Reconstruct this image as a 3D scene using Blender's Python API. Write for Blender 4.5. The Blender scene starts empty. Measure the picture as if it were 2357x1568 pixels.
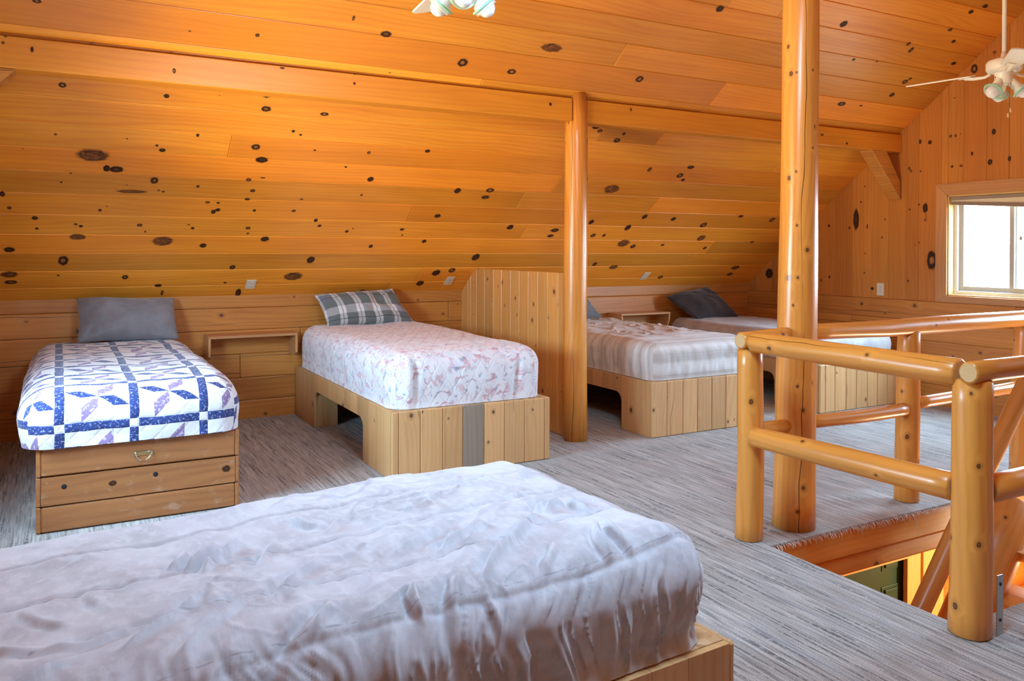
import bpy, math, random
import numpy as np
from mathutils import Vector, Matrix

random.seed(7)
RNG = np.random.default_rng(11)
scene = bpy.context.scene
COL = scene.collection
PI = math.pi

# ------------------------------------------------------------------ room dimensions (metres)
XL, XR = -0.67, 7.49          # gable walls
YB, YF = 7.45, -1.05          # knee walls (far, behind the camera)
ZK = 1.09                     # knee wall height
YRIDGE = 3.2
KS = 0.771                    # roof slope
KL = math.sqrt(1 + KS * KS)
ZRIDGE = ZK + KS * (YB - YRIDGE)


def ceil_z(y):
    return ZK + KS * (YB - y) if y >= YRIDGE else ZRIDGE - (YRIDGE - y) * (ZRIDGE - ZK) / (YRIDGE - YF)


# ------------------------------------------------------------------ value noise for shaping cloth and logs
_perm = RNG.random((64, 64, 64))


def vnoise(p):
    p = np.asarray(p, float)
    i = np.floor(p).astype(int)
    f = p - i
    f = f * f * (3 - 2 * f)
    r = 0
    for dx in (0, 1):
        for dy in (0, 1):
            for dz in (0, 1):
                w = (f[:, 0] if dx else 1 - f[:, 0]) * (f[:, 1] if dy else 1 - f[:, 1]) * (f[:, 2] if dz else 1 - f[:, 2])
                r = r + w * _perm[(i[:, 0] + dx) % 64, (i[:, 1] + dy) % 64, (i[:, 2] + dz) % 64]
    return r * 2 - 1


def fbm(p, o=3):
    a, s, r = 1.0, 1.0, 0
    for k in range(o):
        r = r + a * vnoise(np.asarray(p) * s + 17.3 * k)
        a *= .5
        s *= 2.03
    return r


# ------------------------------------------------------------------ node helpers
class S:
    """a value socket with arithmetic"""
    def __init__(self, g, s):
        self.g, self.s = g, s
    def _m(self, op, *o):
        return self.g.math(op, self, *o)
    def __add__(self, o): return self._m('ADD', o)
    __radd__ = __add__
    def __sub__(self, o): return self._m('SUBTRACT', o)
    def __rsub__(self, o): return self.g.math('SUBTRACT', o, self)
    def __mul__(self, o): return self._m('MULTIPLY', o)
    __rmul__ = __mul__
    def __truediv__(self, o): return self._m('DIVIDE', o)
    def lt(self, o): return self._m('LESS_THAN', o)
    def gt(self, o): return self._m('GREATER_THAN', o)
    def abs(self): return self._m('ABSOLUTE')
    def floor(self): return self._m('FLOOR')
    def fract(self): return self._m('FRACT')
    def sin(self): return self._m('SINE')
    def exp(self): return self._m('EXPONENT')
    def pingpong(self, o): return self._m('PINGPONG', o)
    def max(self, o): return self._m('MAXIMUM', o)
    def min(self, o): return self._m('MINIMUM', o)
    def between(self, a, b): return self.gt(a) * self.lt(b)
    def smooth(self, a, b):
        n = self.g.n.new('ShaderNodeMapRange'); n.interpolation_type = 'SMOOTHSTEP'
        self.g.put(n.inputs[0], self); n.inputs[1].default_value = a; n.inputs[2].default_value = b
        return S(self.g, n.outputs[0])


class G:
    def __init__(self, name):
        self.m = bpy.data.materials.new(name); self.m.use_nodes = True
        self.t = self.m.node_tree; self.n = self.t.nodes; self.l = self.t.links
        self.p = self.n['Principled BSDF']
        self._uv = None
    def put(self, inp, v):
        if isinstance(v, S): v = v.s
        if isinstance(v, (int, float)): inp.default_value = v
        elif isinstance(v, (tuple, list)):
            inp.default_value = tuple(v) + ((1,) if len(v) == 3 and inp.type == 'RGBA' else ())
        else: self.l.new(v, inp)
    def math(self, op, *a):
        n = self.n.new('ShaderNodeMath'); n.operation = op
        for k, v in enumerate(a): self.put(n.inputs[k], v)
        return S(self, n.outputs[0])
    def uv(self):
        if not self._uv:
            n = self.n.new('ShaderNodeUVMap'); n.uv_map = 'UVMap'
            x = self.n.new('ShaderNodeSeparateXYZ'); self.l.new(n.outputs[0], x.inputs[0])
            self._uv = (S(self, x.outputs[0]), S(self, x.outputs[1]))
        return self._uv
    def obj(self):
        n = self.n.new('ShaderNodeTexCoord'); x = self.n.new('ShaderNodeSeparateXYZ')
        self.l.new(n.outputs['Object'], x.inputs[0])
        return [S(self, x.outputs[k]) for k in range(3)]
    def island(self):
        return S(self, self.n.new('ShaderNodeNewGeometry').outputs['Random Per Island'])
    def vec(self, x, y, z=0.0):
        n = self.n.new('ShaderNodeCombineXYZ')
        for k, v in enumerate((x, y, z)): self.put(n.inputs[k], v)
        return n.outputs[0]
    def noise(self, v, scale=1.0, detail=2.0, rough=.5, dist=0.0):
        n = self.n.new('ShaderNodeTexNoise'); self.l.new(v, n.inputs['Vector'])
        n.inputs['Scale'].default_value = scale; n.inputs['Detail'].default_value = detail
        n.inputs['Roughness'].default_value = rough; n.inputs['Distortion'].default_value = dist
        return S(self, n.outputs[0])
    def voro(self, v, scale=1.0, feature='F1', rand=1.0):
        n = self.n.new('ShaderNodeTexVoronoi'); n.voronoi_dimensions = '2D'; n.feature = feature
        self.l.new(v, n.inputs['Vector']); n.inputs['Scale'].default_value = scale
        n.inputs['Randomness'].default_value = rand
        d = S(self, n.outputs['Distance'])
        if feature != 'F1': return d, None
        x = self.n.new('ShaderNodeSeparateXYZ'); self.l.new(n.outputs['Color'], x.inputs[0])
        return d, [S(self, x.outputs[k]) for k in range(3)]
    def white(self, x):
        n = self.n.new('ShaderNodeTexWhiteNoise'); n.noise_dimensions = '1D'; self.put(n.inputs['W'], x)
        return S(self, n.outputs['Value'])
    def mix(self, f, a, b, mode='MIX'):
        n = self.n.new('ShaderNodeMix'); n.data_type = 'RGBA'; n.blend_type = mode
        self.put(n.inputs[0], f); self.put(n.inputs[6], a); self.put(n.inputs[7], b)
        return n.outputs[2]
    def scale(self, c, f):
        n = self.n.new('ShaderNodeVectorMath'); n.operation = 'SCALE'
        self.put(n.inputs[0], c); self.put(n.inputs['Scale'], f)
        return n.outputs[0]
    def bump(self, h, strength=.3, dist=.01):
        n = self.n.new('ShaderNodeBump'); self.put(n.inputs['Height'], h)
        n.inputs['Strength'].default_value = strength; n.inputs['Distance'].default_value = dist
        self.l.new(n.outputs[0], self.p.inputs['Normal'])
    def done(self, color=None, rough=.5, **kw):
        if color is not None: self.put(self.p.inputs['Base Color'], color)
        self.put(self.p.inputs['Roughness'], rough)
        for k, v in kw.items(): self.put(self.p.inputs[k], v)
        return self.m


def wood(name, light, dark, red=None, knots=.5, kscale=6.0, rough=.34, vary=.25, ring=26.0, crack=0, worn=0.0, coat=.0, knotr=.012):
    """grain runs along u (metres), v is across; every mesh island gets its own tone"""
    g = G(name)
    u, v = g.uv(); r = g.island()
    r2 = g.white(r * 91.7); r3 = g.white(r * 37.1 + 5)
    ku = u + r * 53.0; kv = v + r2 * 29.0
    # knots (round in metres)
    wob = g.noise(g.vec(ku, kv), 9, 2)
    d, c = g.voro(g.vec(ku * .8 + wob * .012, kv + wob * .012), kscale)
    d = d / kscale
    on = c[0].lt(knots)
    rad = c[1] * c[1] * knotr + .005
    kd = d / rad                                     # 1 at the rim
    near = (kd * -.45).exp() * on
    # grain, bending round the knots
    low = g.noise(g.vec(ku * .55, kv * 3.2, r * 40), 1, 2)
    rr = kv * ring + low * 7.0 + near * 1.6
    rings = (rr * 6.2832).sin() * .5 + .5
    rings = rings * rings
    streak = g.noise(g.vec(ku * .8, kv * 17, r * 60), 1, 4, .55)
    fine = g.noise(g.vec(ku * 7, kv * 230, r * 60), 1, 2)
    arch = g.noise(g.vec(ku * .35, kv * 2.4, r * 21), 1, 3)
    f = streak * .58 + rings * .16 + fine * .12 + arch * .55 - .24
    col = g.mix(f.smooth(.1, .95), light, dark)
    if red: col = g.mix(r3.smooth(.45, 1.0) * .75, col, g.mix(f.smooth(.1, .95), red, dark))
    blot = g.noise(g.vec(ku * .7, kv * 2.2), 1.6, 2)
    col = g.scale(col, (r2 - .5) * vary + (blot - .5) * .35 + 1.0)
    if worn:
        w = g.noise(g.vec(ku * 3, kv * 5), 3, 5, .65)
        col = g.mix(w.smooth(.55, .75) * worn, col, (.62, .50, .38))
    # knot colouring
    halo = kd.smooth(3.2, 1.0) * on
    glow = kd.smooth(7.0, 2.0) * on
    col = g.mix(glow * .35, col, light)
    col = g.mix(halo * .5, col, g.scale(dark, .75))
    rim = kd.smooth(1.15, .85) * on
    core = kd.smooth(.8, .35) * on
    col = g.mix(rim * .92, col, (.055, .022, .010))
    col = g.mix(core * .55, col, (.26, .10, .035))
    h = streak * .3 + fine * .15 - rim * .2
    if crack:
        # long drying checks along the grain
        wv = g.noise(g.vec(ku * 1.3, r * 17.0), 1, 3)
        per = (kv * crack + wv * .3 + .37).fract() - .5
        wid = g.noise(g.vec(ku * .9, kv * .4 + 7), 1, 2).smooth(.36, .58) * .0021 * crack
        ck = per.abs().lt(wid)
        col = g.mix(ck * .9, col, (.035, .014, .006)); h = h - ck * 1.5
    g.bump(h, .25, .004)
    return g.done(col, S(g, g.math('ADD', streak * .12, rough - .06).s), **({'Coat Weight': coat, 'Coat Roughness': .22} if coat else {}))


def plain(name, col, rough=.5, metal=0.0, **kw):
    g = G(name)
    x, y, z = g.obj()
    n = g.noise(g.vec(x, y, z), 40, 3)
    return g.done(g.scale(col, n * .12 + .94), rough, Metallic=metal, **kw)


# ------------------------------------------------------------------ mesh builder
class MB:
    def __init__(self):
        self.v, self.f, self.uv, self.mi = [], [], [], []
        self.sm = []
    def face(self, idx, uvs, mat=0, smooth=False):
        self.f.append(tuple(idx)); self.uv.append([tuple(q) for q in uvs]); self.mi.append(mat); self.sm.append(smooth)
    def obox(self, c, ax, half, grain=0, mat=0, jit=True):
        """oriented box; ax = three unit vectors, grain = index of the axis the grain follows"""
        c = np.array(c, float); A = [np.array(a, float) for a in ax]
        b = len(self.v); o = (random.random() * 40, random.random() * 40) if jit else (0, 0)
        for k in range(8):
            s = [1 if k >> i & 1 else -1 for i in range(3)]
            self.v.append(tuple(c + sum(A[i] * half[i] * s[i] for i in range(3))))
        quads = ((0, 4, 6, 2), (1, 3, 7, 5), (0, 1, 5, 4), (2, 6, 7, 3), (0, 2, 3, 1), (4, 5, 7, 6))
        flip = np.dot(np.cross(A[0], A[1]), A[2]) < 0
        for qi, q in enumerate(quads):
            n = qi // 2
            oth = [i for i in range(3) if i != n]
            if grain in oth: ua, va = grain, [i for i in oth if i != grain][0]
            else: ua, va = oth
            uvs = []
            for k in q:
                s = [1 if k >> i & 1 else -1 for i in range(3)]
                uvs.append((o[0] + s[ua] * half[ua], o[1] + s[va] * half[va] + n * .31))
            q2, uvs = (q[::-1], uvs[::-1]) if flip else (q, uvs)
            self.face([b + k for k in q2], uvs, mat)
        return self
    def box(self, x0, x1, y0, y1, z0, z1, grain=0, mat=0):
        return self.obox(((x0 + x1) / 2, (y0 + y1) / 2, (z0 + z1) / 2), np.eye(3), (abs(x1 - x0) / 2, abs(y1 - y0) / 2, abs(z1 - z0) / 2), grain, mat)
    def prism(self, poly, d0, d1, to3, ulen_axis='d', mat=0):
        """poly = 2D outline (ccw), extruded d0..d1 ; to3(a,b,d) -> 3D"""
        b = len(self.v); n = len(poly); o = (random.random() * 40, random.random() * 40)
        for d in (d0, d1):
            for a, c in poly: self.v.append(tuple(to3(a, c, d)))
        L = 0
        for i in range(n):
            j = (i + 1) % n
            e = math.dist(poly[i], poly[j])
            if ulen_axis == 'd': uvs = [(o[0] + d0, o[1] + L), (o[0] + d0, o[1] + L + e), (o[0] + d1, o[1] + L + e), (o[0] + d1, o[1] + L)]
            else: uvs = [(o[0] + L, o[1] + d0), (o[0] + L + e, o[1] + d0), (o[0] + L + e, o[1] + d1), (o[0] + L, o[1] + d1)]
            L += e
            self.face([b + i, b + j, b + n + j, b + n + i], uvs, mat)
        uvp = lambda p: (o[0] + p[1], o[1] + p[0]) if ulen_axis == 'b' else (o[0] + p[0], o[1] + p[1])
        self.face([b + i for i in range(n)][::-1], [uvp(p) for p in poly][::-1], mat)
        self.face([b + n + i for i in range(n)], [uvp(p) for p in poly], mat)
        return self
    def tube(self, pts, rad, n=20, mat=0, rough=0.0, seed=0, caps=True, capmat=None, flat=None, round_end=0.0, zcut=None):
        """log or pipe along pts; rough = surface lumps; flat=(angle, depth) planes a side"""
        P = np.array(pts, float); R = np.array(rad, float) if np.ndim(rad) else np.full(len(P), float(rad))
        if round_end:
            # softened arrises at both ends
            d0 = (P[1] - P[0]) / np.linalg.norm(P[1] - P[0]); d1 = (P[-1] - P[-2]) / np.linalg.norm(P[-1] - P[-2])
            P = np.vstack([P[0], P[0] + d0 * round_end, P[1:-1], P[-1] - d1 * round_end, P[-1]])
            R = np.concatenate([[R[0] - round_end], R[:1], R[1:-1], R[-1:], [R[-1] - round_end]])
        m = len(P); T = np.gradient(P, axis=0); T /= np.linalg.norm(T, axis=1)[:, None]
        ref = np.array([0, 0, 1.0]) if abs(T[0][2]) < .8 else np.array([1.0, 0, 0])
        b = len(self.v); o = (random.random() * 40, random.random() * 40)
        ang = np.arange(n) / n * 2 * PI
        L = np.concatenate([[0], np.cumsum(np.linalg.norm(np.diff(P, axis=0), axis=1))])
        for i in range(m):
            x = np.cross(ref, T[i]); x /= np.linalg.norm(x); y = np.cross(T[i], x)
            rr = np.full(n, R[i])
            if rough:
                q = np.stack([np.cos(ang) * 1.1 + seed * 3.7, np.sin(ang) * 1.1 + seed * 1.9, np.full(n, L[i] * 2.2 + seed)], 1)
                rr = rr * (1 + rough * fbm(q, 3))
            pos = P[i] + np.outer(np.cos(ang) * rr, x) + np.outer(np.sin(ang) * rr, y)
            if flat is not None:
                nv = np.array(flat[0], float); dist = (pos - P[i]) @ nv
                over = np.maximum(dist - flat[1], 0); pos = pos - np.outer(over, nv)
            if zcut is not None and i == m - 1:
                for k in range(n): pos[k, 2] = zcut(pos[k, 0], pos[k, 1])
            for k in range(n): self.v.append(tuple(pos[k]))
        rm = float(np.mean(R))
        for i in range(m - 1):
            for k in range(n):
                k2 = (k + 1) % n
                v0, v1 = o[1] + k / n * 2 * PI * rm, o[1] + (k + 1) / n * 2 * PI * rm
                self.face([b + i * n + k, b + i * n + k2, b + (i + 1) * n + k2, b + (i + 1) * n + k],
                          [(o[0] + L[i], v0), (o[0] + L[i], v1), (o[0] + L[i + 1], v1), (o[0] + L[i + 1], v0)], mat, True)
        if caps:
            cm = mat if capmat is None else capmat
            for base, rev, rad_ in ((b, True, R[0]), (b + (m - 1) * n, False, R[-1])):
                idx = [base + k for k in range(n)]; uvs = [(math.cos(a) * rad_, math.sin(a) * rad_) for a in ang]
                self.face(idx[::-1] if rev else idx, uvs[::-1] if rev else uvs, cm)
        return self
    def lathe(self, prof, c=(0, 0, 0), axis=(0, 0, 1), n=24, mat=0):
        """prof = [(radius, height)] turned about axis through c"""
        c = np.array(c, float); t = np.array(axis, float); t /= np.linalg.norm(t)
        ref = np.array([1.0, 0, 0]) if abs(t[0]) < .8 else np.array([0, 1.0, 0])
        x = np.cross(ref, t); x /= np.linalg.norm(x); y = np.cross(t, x)
        b = len(self.v); m = len(prof)
        for r, h in prof:
            for k in range(n):
                a = k / n * 2 * PI
                self.v.append(tuple(c + t * h + x * math.cos(a) * r + y * math.sin(a) * r))
        for i in range(m - 1):
            for k in range(n):
                k2 = (k + 1) % n
                self.face([b + i * n + k, b + i * n + k2, b + (i + 1) * n + k2, b + (i + 1) * n + k],
                          [(k / n, prof[i][1]), ((k + 1) / n, prof[i][1]), ((k + 1) / n, prof[i + 1][1]), (k / n, prof[i + 1][1])], mat, True)
        for i, rev in ((0, True), (m - 1, False)):
            if prof[i][0] > 1e-6:
                idx = [b + i * n + k for k in range(n)]; uvs = [(0, 0)] * n
                self.face(idx[::-1] if rev else idx, uvs, mat)
        return self
    def disc(self, c, a, b_, mat, rings=2, n=14):
        """flat elliptical knot mark lying on a surface: radius in uv"""
        c, a, b_ = (np.array(q, float) for q in (c, a, b_))
        base = len(self.v); off = (random.randint(1, 30) * 10, random.randint(1, 30) * 10)
        self.v.append(tuple(c))
        R = 1.5
        for k in range(n):
            t = k / n * 2 * PI
            self.v.append(tuple(c + a * math.cos(t) * R + b_ * math.sin(t) * R))
        for k in range(n):
            k2 = (k + 1) % n
            uvk = lambda t: (off[0] + math.cos(t) * R, off[1] + math.sin(t) * R)
            self.face([base, base + 1 + k, base + 1 + k2], [off, uvk(k / n * 2 * PI), uvk((k + 1) / n * 2 * PI)], mat)
        return self
    def build(self, name, mats, parent=None, bevel=0.0, smooth=None, seg=2, loc=None):
        me = bpy.data.meshes.new(name)
        org = np.array(loc if loc is not None else (0, 0, 0), float)
        me.from_pydata([tuple(np.array(v) - org) for v in self.v], [], self.f)
        uvl = me.uv_layers.new(name='UVMap')
        uvl.data.foreach_set('uv', [c for f in self.uv for q in f for c in q])
        me.polygons.foreach_set('material_index', self.mi)
        me.polygons.foreach_set('use_smooth', [bool(s) if smooth is None else smooth for s in self.sm])
        mats = mats if isinstance(mats, (list, tuple)) else [mats]
        for m in mats: me.materials.append(m)
        o = bpy.data.objects.new(name, me); COL.objects.link(o); o.location = org
        if bevel:
            b = o.modifiers.new('Bevel', 'BEVEL'); b.width = bevel; b.segments = seg; b.limit_method = 'ANGLE'; b.angle_limit = math.radians(40)
            b.harden_normals = False
        if parent is not None:
            o.parent = parent
            o.matrix_parent_inverse = parent_matrix(parent).inverted()
        return o


def parent_matrix(p):
    m = p.matrix_basis.copy() if p.parent is None else parent_matrix(p.parent) @ p.matrix_parent_inverse @ p.matrix_basis
    return m


def tag(o, label=None, cat=None, group=None, kind=None):
    if label: o['label'] = label
    if cat: o['category'] = cat
    if group: o['group'] = group
    if kind: o['kind'] = kind
    return o


def thing(name, label, cat, loc=(0, 0, 0), rz=0.0, group=None):
    o = bpy.data.objects.new(name, None); COL.objects.link(o)
    o.empty_display_size = .1
    o.location = loc; o.rotation_euler = (0, 0, rz)
    return tag(o, label, cat, group)


def struct(o):
    o['kind'] = 'structure'
    return o


def copy_tree(o, parent=None):
    kids = [c for c in bpy.data.objects if c.parent == o]
    c = o.copy(); COL.objects.link(c)
    if parent is not None: c.parent = parent
    for k in kids: copy_tree(k, c)
    return c


# ------------------------------------------------------------------ materials
M = {}
M['ceil'] = wood('varnished_ceiling_pine', (.90, .375, .038), (.70, .205, .015), (.84, .285, .026), knots=0.0, rough=.36, vary=.42)
M['ceil_knotty'] = wood('varnished_knotty_pine', (.74, .31, .05), (.56, .17, .02), (.68, .23, .03), knots=.35, kscale=5, rough=.36, vary=.2)
M['gable'] = wood('gable_board_pine', (.62, .245, .042), (.43, .13, .019), (.54, .185, .030), knots=0.0, rough=.42, vary=.16)
M['timber'] = wood('wall_timber', (.64, .265, .05), (.42, .13, .02), None, knots=.42, kscale=4, rough=.42, vary=.15, crack=3.2)
M['panel'] = wood('partition_pine', (.74, .38, .11), (.56, .235, .05), (.68, .31, .075), knots=.35, kscale=7, rough=.38, vary=.3)
M['log'] = wood('peeled_log', (.84, .355, .066), (.58, .19, .025), None, knots=.26, kscale=9, rough=.3, vary=.12, crack=2.6, coat=.10, knotr=.007)
M['logdark'] = wood('stair_log', (.66, .31, .08), (.48, .19, .04), None, knots=.35, kscale=6, rough=.33, vary=.1, crack=2.2, coat=.15, knotr=.01)
M['logend'] = wood('log_end_grain', (.72, .45, .18), (.55, .29, .10), None, knots=0, rough=.6, ring=90)
M['beam'] = wood('purlin_beam', (.82, .33, .032), (.66, .215, .016), None, knots=0, rough=.38, vary=.08)
M['bedpine'] = wood('bed_plank_pine', (.70, .41, .18), (.52, .265, .095), (.64, .345, .13), knots=.2, kscale=6, rough=.5, vary=.30, crack=.9, worn=.25)
M['bedgray'] = wood('weathered_blue_plank', (.36, .28, .20), (.20, .15, .12), None, knots=.1, kscale=6, rough=.55, vary=.1)
M['chest'] = wood('old_chest_board', (.42, .168, .054), (.25, .09, .026), None, knots=.28, kscale=4, rough=.5, vary=.12, worn=.35)
M['rimbeam'] = wood('floor_rim_beam', (.68, .31, .07), (.50, .20, .04), None, knots=.35, kscale=4.5, rough=.32, vary=.1, knotr=.02)
M['trimpine'] = wood('window_trim_pine', (.62, .31, .12), (.46, .20, .07), None, knots=.12, kscale=4, rough=.45)
M['doortrim'] = wood('pale_door_trim', (.84, .55, .19), (.70, .38, .10), None, knots=.1, kscale=4, rough=.4)


def knot_material(name, spike):
    g = G(name)
    u, v = g.uv()
    cu = (u / 10 + .5).floor() * 10; cv = (v / 10 + .5).floor() * 10
    a = u - cu; b = v - cv
    r = g.island()
    n = g.noise(g.vec(a * 1.6 + r * 60, b * 1.6), 1, 3)
    d = g.math('SQRT', a * a + b * b) + (n - .5) * .6
    sw = g.noise(g.vec(a * 5 + r * 60, b * 5, d * 3), 1, 2)
    r2 = g.white(r * 77)
    ringn = g.noise(g.vec(a * 1.2, b * 6 + r * 60, d * 5), 1, 3)
    if spike:
        core = g.mix(ringn.smooth(.35, .65), (.085, .028, .009), (.36, .125, .028))
        col = g.mix(d.smooth(.45, .8) * ringn.smooth(.62, .40), core, (.045, .016, .007))
    else:
        core = g.mix(r2.smooth(.35, .9), (.075, .026, .010), (.40, .16, .04))
        col = g.mix(d.smooth(.30, .60), core, (.036, .013, .006))
    col = g.mix(d.smooth(.85, 1.1), col, (.36, .13, .025))
    col = g.mix(sw.smooth(.5, .75) * .35, col, (.05, .02, .01))
    alpha = d.smooth(1.32, .88)
    alpha = alpha * (1.0 - d.smooth(.85, 1.15) * .45)
    if spike: alpha = alpha * (ringn.smooth(.25, .45) * .3 + .7)
    g.put(g.p.inputs['Alpha'], alpha)
    return g.done(col, .55, **{'Specular IOR Level': .25})


M['knot'] = knot_material('knot', False)
M['spike'] = knot_material('spike_knot', True)


def carpet_material():
    g = G('striped_loop_carpet')
    x, y, z = g.obj()
    st = g.noise(g.vec(x * 62, y * 2.6), 1, 3, .65)
    st2 = g.noise(g.vec(x * 150, y * 5, 3), 1, 2, .6)
    wide = g.noise(g.vec(x * 13, y * .5, 9), 1, 3, .6)
    pile = g.noise(g.vec(x, y * .8, z), 290, 2, .8)
    pile2 = g.noise(g.vec(x * 190, y * 95), 1, 2)
    t = st * .6 + st2 * .4
    col = g.mix(t.smooth(.36, .60), (.235, .225, .215), (.63, .61, .575))
    col = g.mix(wide.smooth(.42, .62) * .5, col, (.37, .335, .29))
    blue = g.noise(g.vec(x * 21, y * .7, 31), 1, 2)
    col = g.mix(blue.smooth(.55, .68) * .4, col, (.36, .38, .41))
    dk = g.noise(g.vec(x * 70, y * 2.0, 21), 1, 2)
    br = g.noise(g.vec(x * 60, y * 40, 5), 1, 2)
    dash = dk.smooth(.57, .64) * br.smooth(.36, .52)
    col = g.mix(dash * .8, col, (.085, .08, .08))
    col = g.mix(pile.smooth(.36, .64), g.scale(col, .58), g.scale(col, 1.36))
    g.bump(pile * .8 + pile2 * .5 + t * .4, .8, .008)
    return g.done(col, .95, **{'Sheen Weight': .2, 'Specular IOR Level': .12})


M['carpet'] = carpet_material()
M['fringe'] = plain('carpet_thread', (.74, .68, .58), .9)


def quilt_material():
    """white patchwork with blue sashing and blue and purple parallelogram blades"""
    g = G('blue_patchwork_quilt')
    u, v = g.uv()
    wob = g.noise(g.vec(u, v), 9, 2); wob2 = g.noise(g.vec(u, v, 4), 9, 2)
    uu = u + (wob - .5) * .012; vv = v + (wob2 - .5) * .012
    P, W = .357, .046
    fu = ((uu - .008 + W / 2) / P).fract() * P; fv = ((vv - 4.675 + W / 2) / P).fract() * P
    su, sv = fu.lt(W), fv.lt(W)
    sash = su.max(sv); corner = su * sv
    a = (fu - W) / (P - W) * 2 - 1.0; b = (fv - W) / (P - W) * 2 - 1.0
    ab = a + b; ba = b - a
    left = b.between(0.0, .5) * ab.between(-.5, 0.0)
    right = b.between(-.5, 0.0) * ab.between(0.0, .5)
    top = a.between(0.0, .5) * ba.between(0.0, .5)
    bot = a.between(-.5, 0.0) * ba.between(-.5, 0.0)
    inb = 1.0 - sash
    blue = (left.max(right) * inb).max(sash * (1.0 - corner))
    purple = top.max(bot) * inb
    fl = g.noise(g.vec(u * 1.0, v * 1.0, 2), 75, 3, .6); fl2 = g.noise(g.vec(u, v, 8), 52, 2, .6)
    cream = g.noise(g.vec(u, v, 30), 30, 3, .7)
    tone = g.white((uu / P).floor() * 7.3 + (vv / P).floor() * 3.1)
    white = g.mix(cream.smooth(.6, .66) * .35, (.70, .69, .71), (.50, .47, .41))
    bl = g.mix(tone * .5, (.028, .050, .19), (.022, .032, .11))
    bl = g.mix(fl.smooth(.55, .62) * .7, bl, (.42, .45, .62))
    pu = g.mix(fl2.smooth(.54, .62) * .7, (.26, .18, .33), (.66, .58, .66))
    col = g.mix(purple, g.mix(blue, white, bl), pu)
    # stitched quilting: diagonal lines, seams, fine puckers
    q1 = ((u + v) * 9.0).pingpong(.5); q2 = ((u - v) * 9.0).pingpong(.5)
    stitch = q1.smooth(0.0, .16).min(q2.smooth(0.0, .16))
    seam = fu.smooth(0.0, .01).min(fv.smooth(0.0, .01)).min((fu - W).abs().smooth(0.0, .01)).min((fv - W).abs().smooth(0.0, .01))
    puck = g.noise(g.vec(u * 60, v * 9), 1, 3) * .5 + g.noise(g.vec(u, v), 70, 3) * .35
    g.bump(stitch * .5 + seam * .6 + puck * .6, .6, .006)
    return g.done(col, .85, **{'Sheen Weight': .2, 'Specular IOR Level': .2})


M['quilt'] = quilt_material()


def floral_material():
    g = G('pink_floral_bedspread')
    u, v = g.uv()
    w1 = g.noise(g.vec(u, v, 1), 7, 3); w2 = g.noise(g.vec(u, v, 6), 7, 3)
    a = u + (w1 - .5) * .16; b = v + (w2 - .5) * .16
    pk = g.noise(g.vec(a * 1.2, b * .55, 3), 16, 3, .62)
    pk2 = g.noise(g.vec(a * .6, b * 1.3, 33), 20, 2, .55)
    bl = g.noise(g.vec(a, b, 13), 21, 2, .55)
    gr = g.noise(g.vec(a * 1.3, b, 23), 9, 3, .6)
    col = (.78, .765, .775)
    col = g.mix(gr.smooth(.48, .66) * .55, col, (.56, .585, .65))
    col = g.mix(pk.smooth(.545, .64) * .62, col, (.66, .36, .38))
    col = g.mix(pk2.smooth(.58, .66) * .7, col, (.58, .26, .29))
    col = g.mix(bl.smooth(.60, .67) * .65, col, (.25, .30, .40))
    og = (v * 2 * PI / .20).sin() * .026
    k1 = ((u + og) / .105).pingpong(.5).smooth(0.0, .10); k2 = ((u - og) / .105 + .5).pingpong(.5).smooth(0.0, .10)
    puck = g.noise(g.vec(u, v, 9), 45, 3)
    g.bump(k1.min(k2) * .8 + puck * .45, .42, .008)
    return g.done(col, .85, **{'Sheen Weight': .2, 'Specular IOR Level': .2})


M['floral'] = floral_material()


def stripe_sheet_material():
    g = G('beige_striped_cover')
    u, v = g.uv()
    w = (g.noise(g.vec(u, v), 3, 2) - .5) * .03
    s = v + w
    st = g.noise(g.vec(s * 11, 3.0), 1, 2); st2 = g.noise(g.vec(s * 30, 8.0), 1, 2)
    col = g.mix(st.smooth(.40, .60), (.70, .67, .63), (.50, .46, .42))
    col = g.mix(st2.smooth(.5, .62) * .5, col, (.76, .74, .72))
    f = g.noise(g.vec(u, v, 2), 40, 3)
    g.bump(f, .3, .004)
    return g.done(g.scale(col, 1.0), .8, **{'Sheen Weight': .2, 'Specular IOR Level': .2})


M['stripe'] = stripe_sheet_material()


def check_cover_material():
    g = G('grey_windowpane_cover')
    u, v = g.uv()
    a = (u / .085).pingpong(.5); b = (v / .12).pingpong(.5)
    ln = a.lt(.028).max(b.lt(.02))
    n = g.noise(g.vec(u, v), 6, 3)
    col = g.mix(n.smooth(.35, .65), (.40, .37, .37), (.52, .48, .47))
    col = g.mix(ln * .55, col, (.66, .64, .63))
    g.bump(g.noise(g.vec(u, v, 3), 50, 3), .3, .004)
    return g.done(col, .8, **{'Sheen Weight': .3, 'Specular IOR Level': .2})


M['check'] = check_cover_material()


def velvet_material():
    g = G('grey_velvet_blanket')
    u, v = g.uv()
    n = g.noise(g.vec(u, v), 5, 4, .6); n2 = g.noise(g.vec(u * 1.5, v * .8, 4), 22, 3, .6)
    f = g.noise(g.vec(u, v, 4), 600, 2)
    col = g.mix(n.smooth(.32, .68), (.47, .465, .50), (.63, .63, .68))
    col = g.mix(n2.smooth(.45, .65) * .5, col, (.70, .71, .76))
    dash = g.noise(g.vec(u * 38.0, v * 8.0), 1, 1).smooth(.42, .55)
    for y0, sl in ((1.69, .03), (1.93, .05), (2.17, .04), (2.42, .02)):
        sd = (v - y0 - (u - 1.2) * sl - (u * 5.0 + y0 * 7).sin() * .012).abs()
        col = g.mix(sd.smooth(.0042, .0018) * dash * .45, col, (.24, .23, .27))
    g.bump(f * .35 + n2 * .5, .25, .006)
    return g.done(col, .62, **{'Sheen Weight': .55, 'Sheen Roughness': .35, 'Specular IOR Level': .3})


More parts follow.
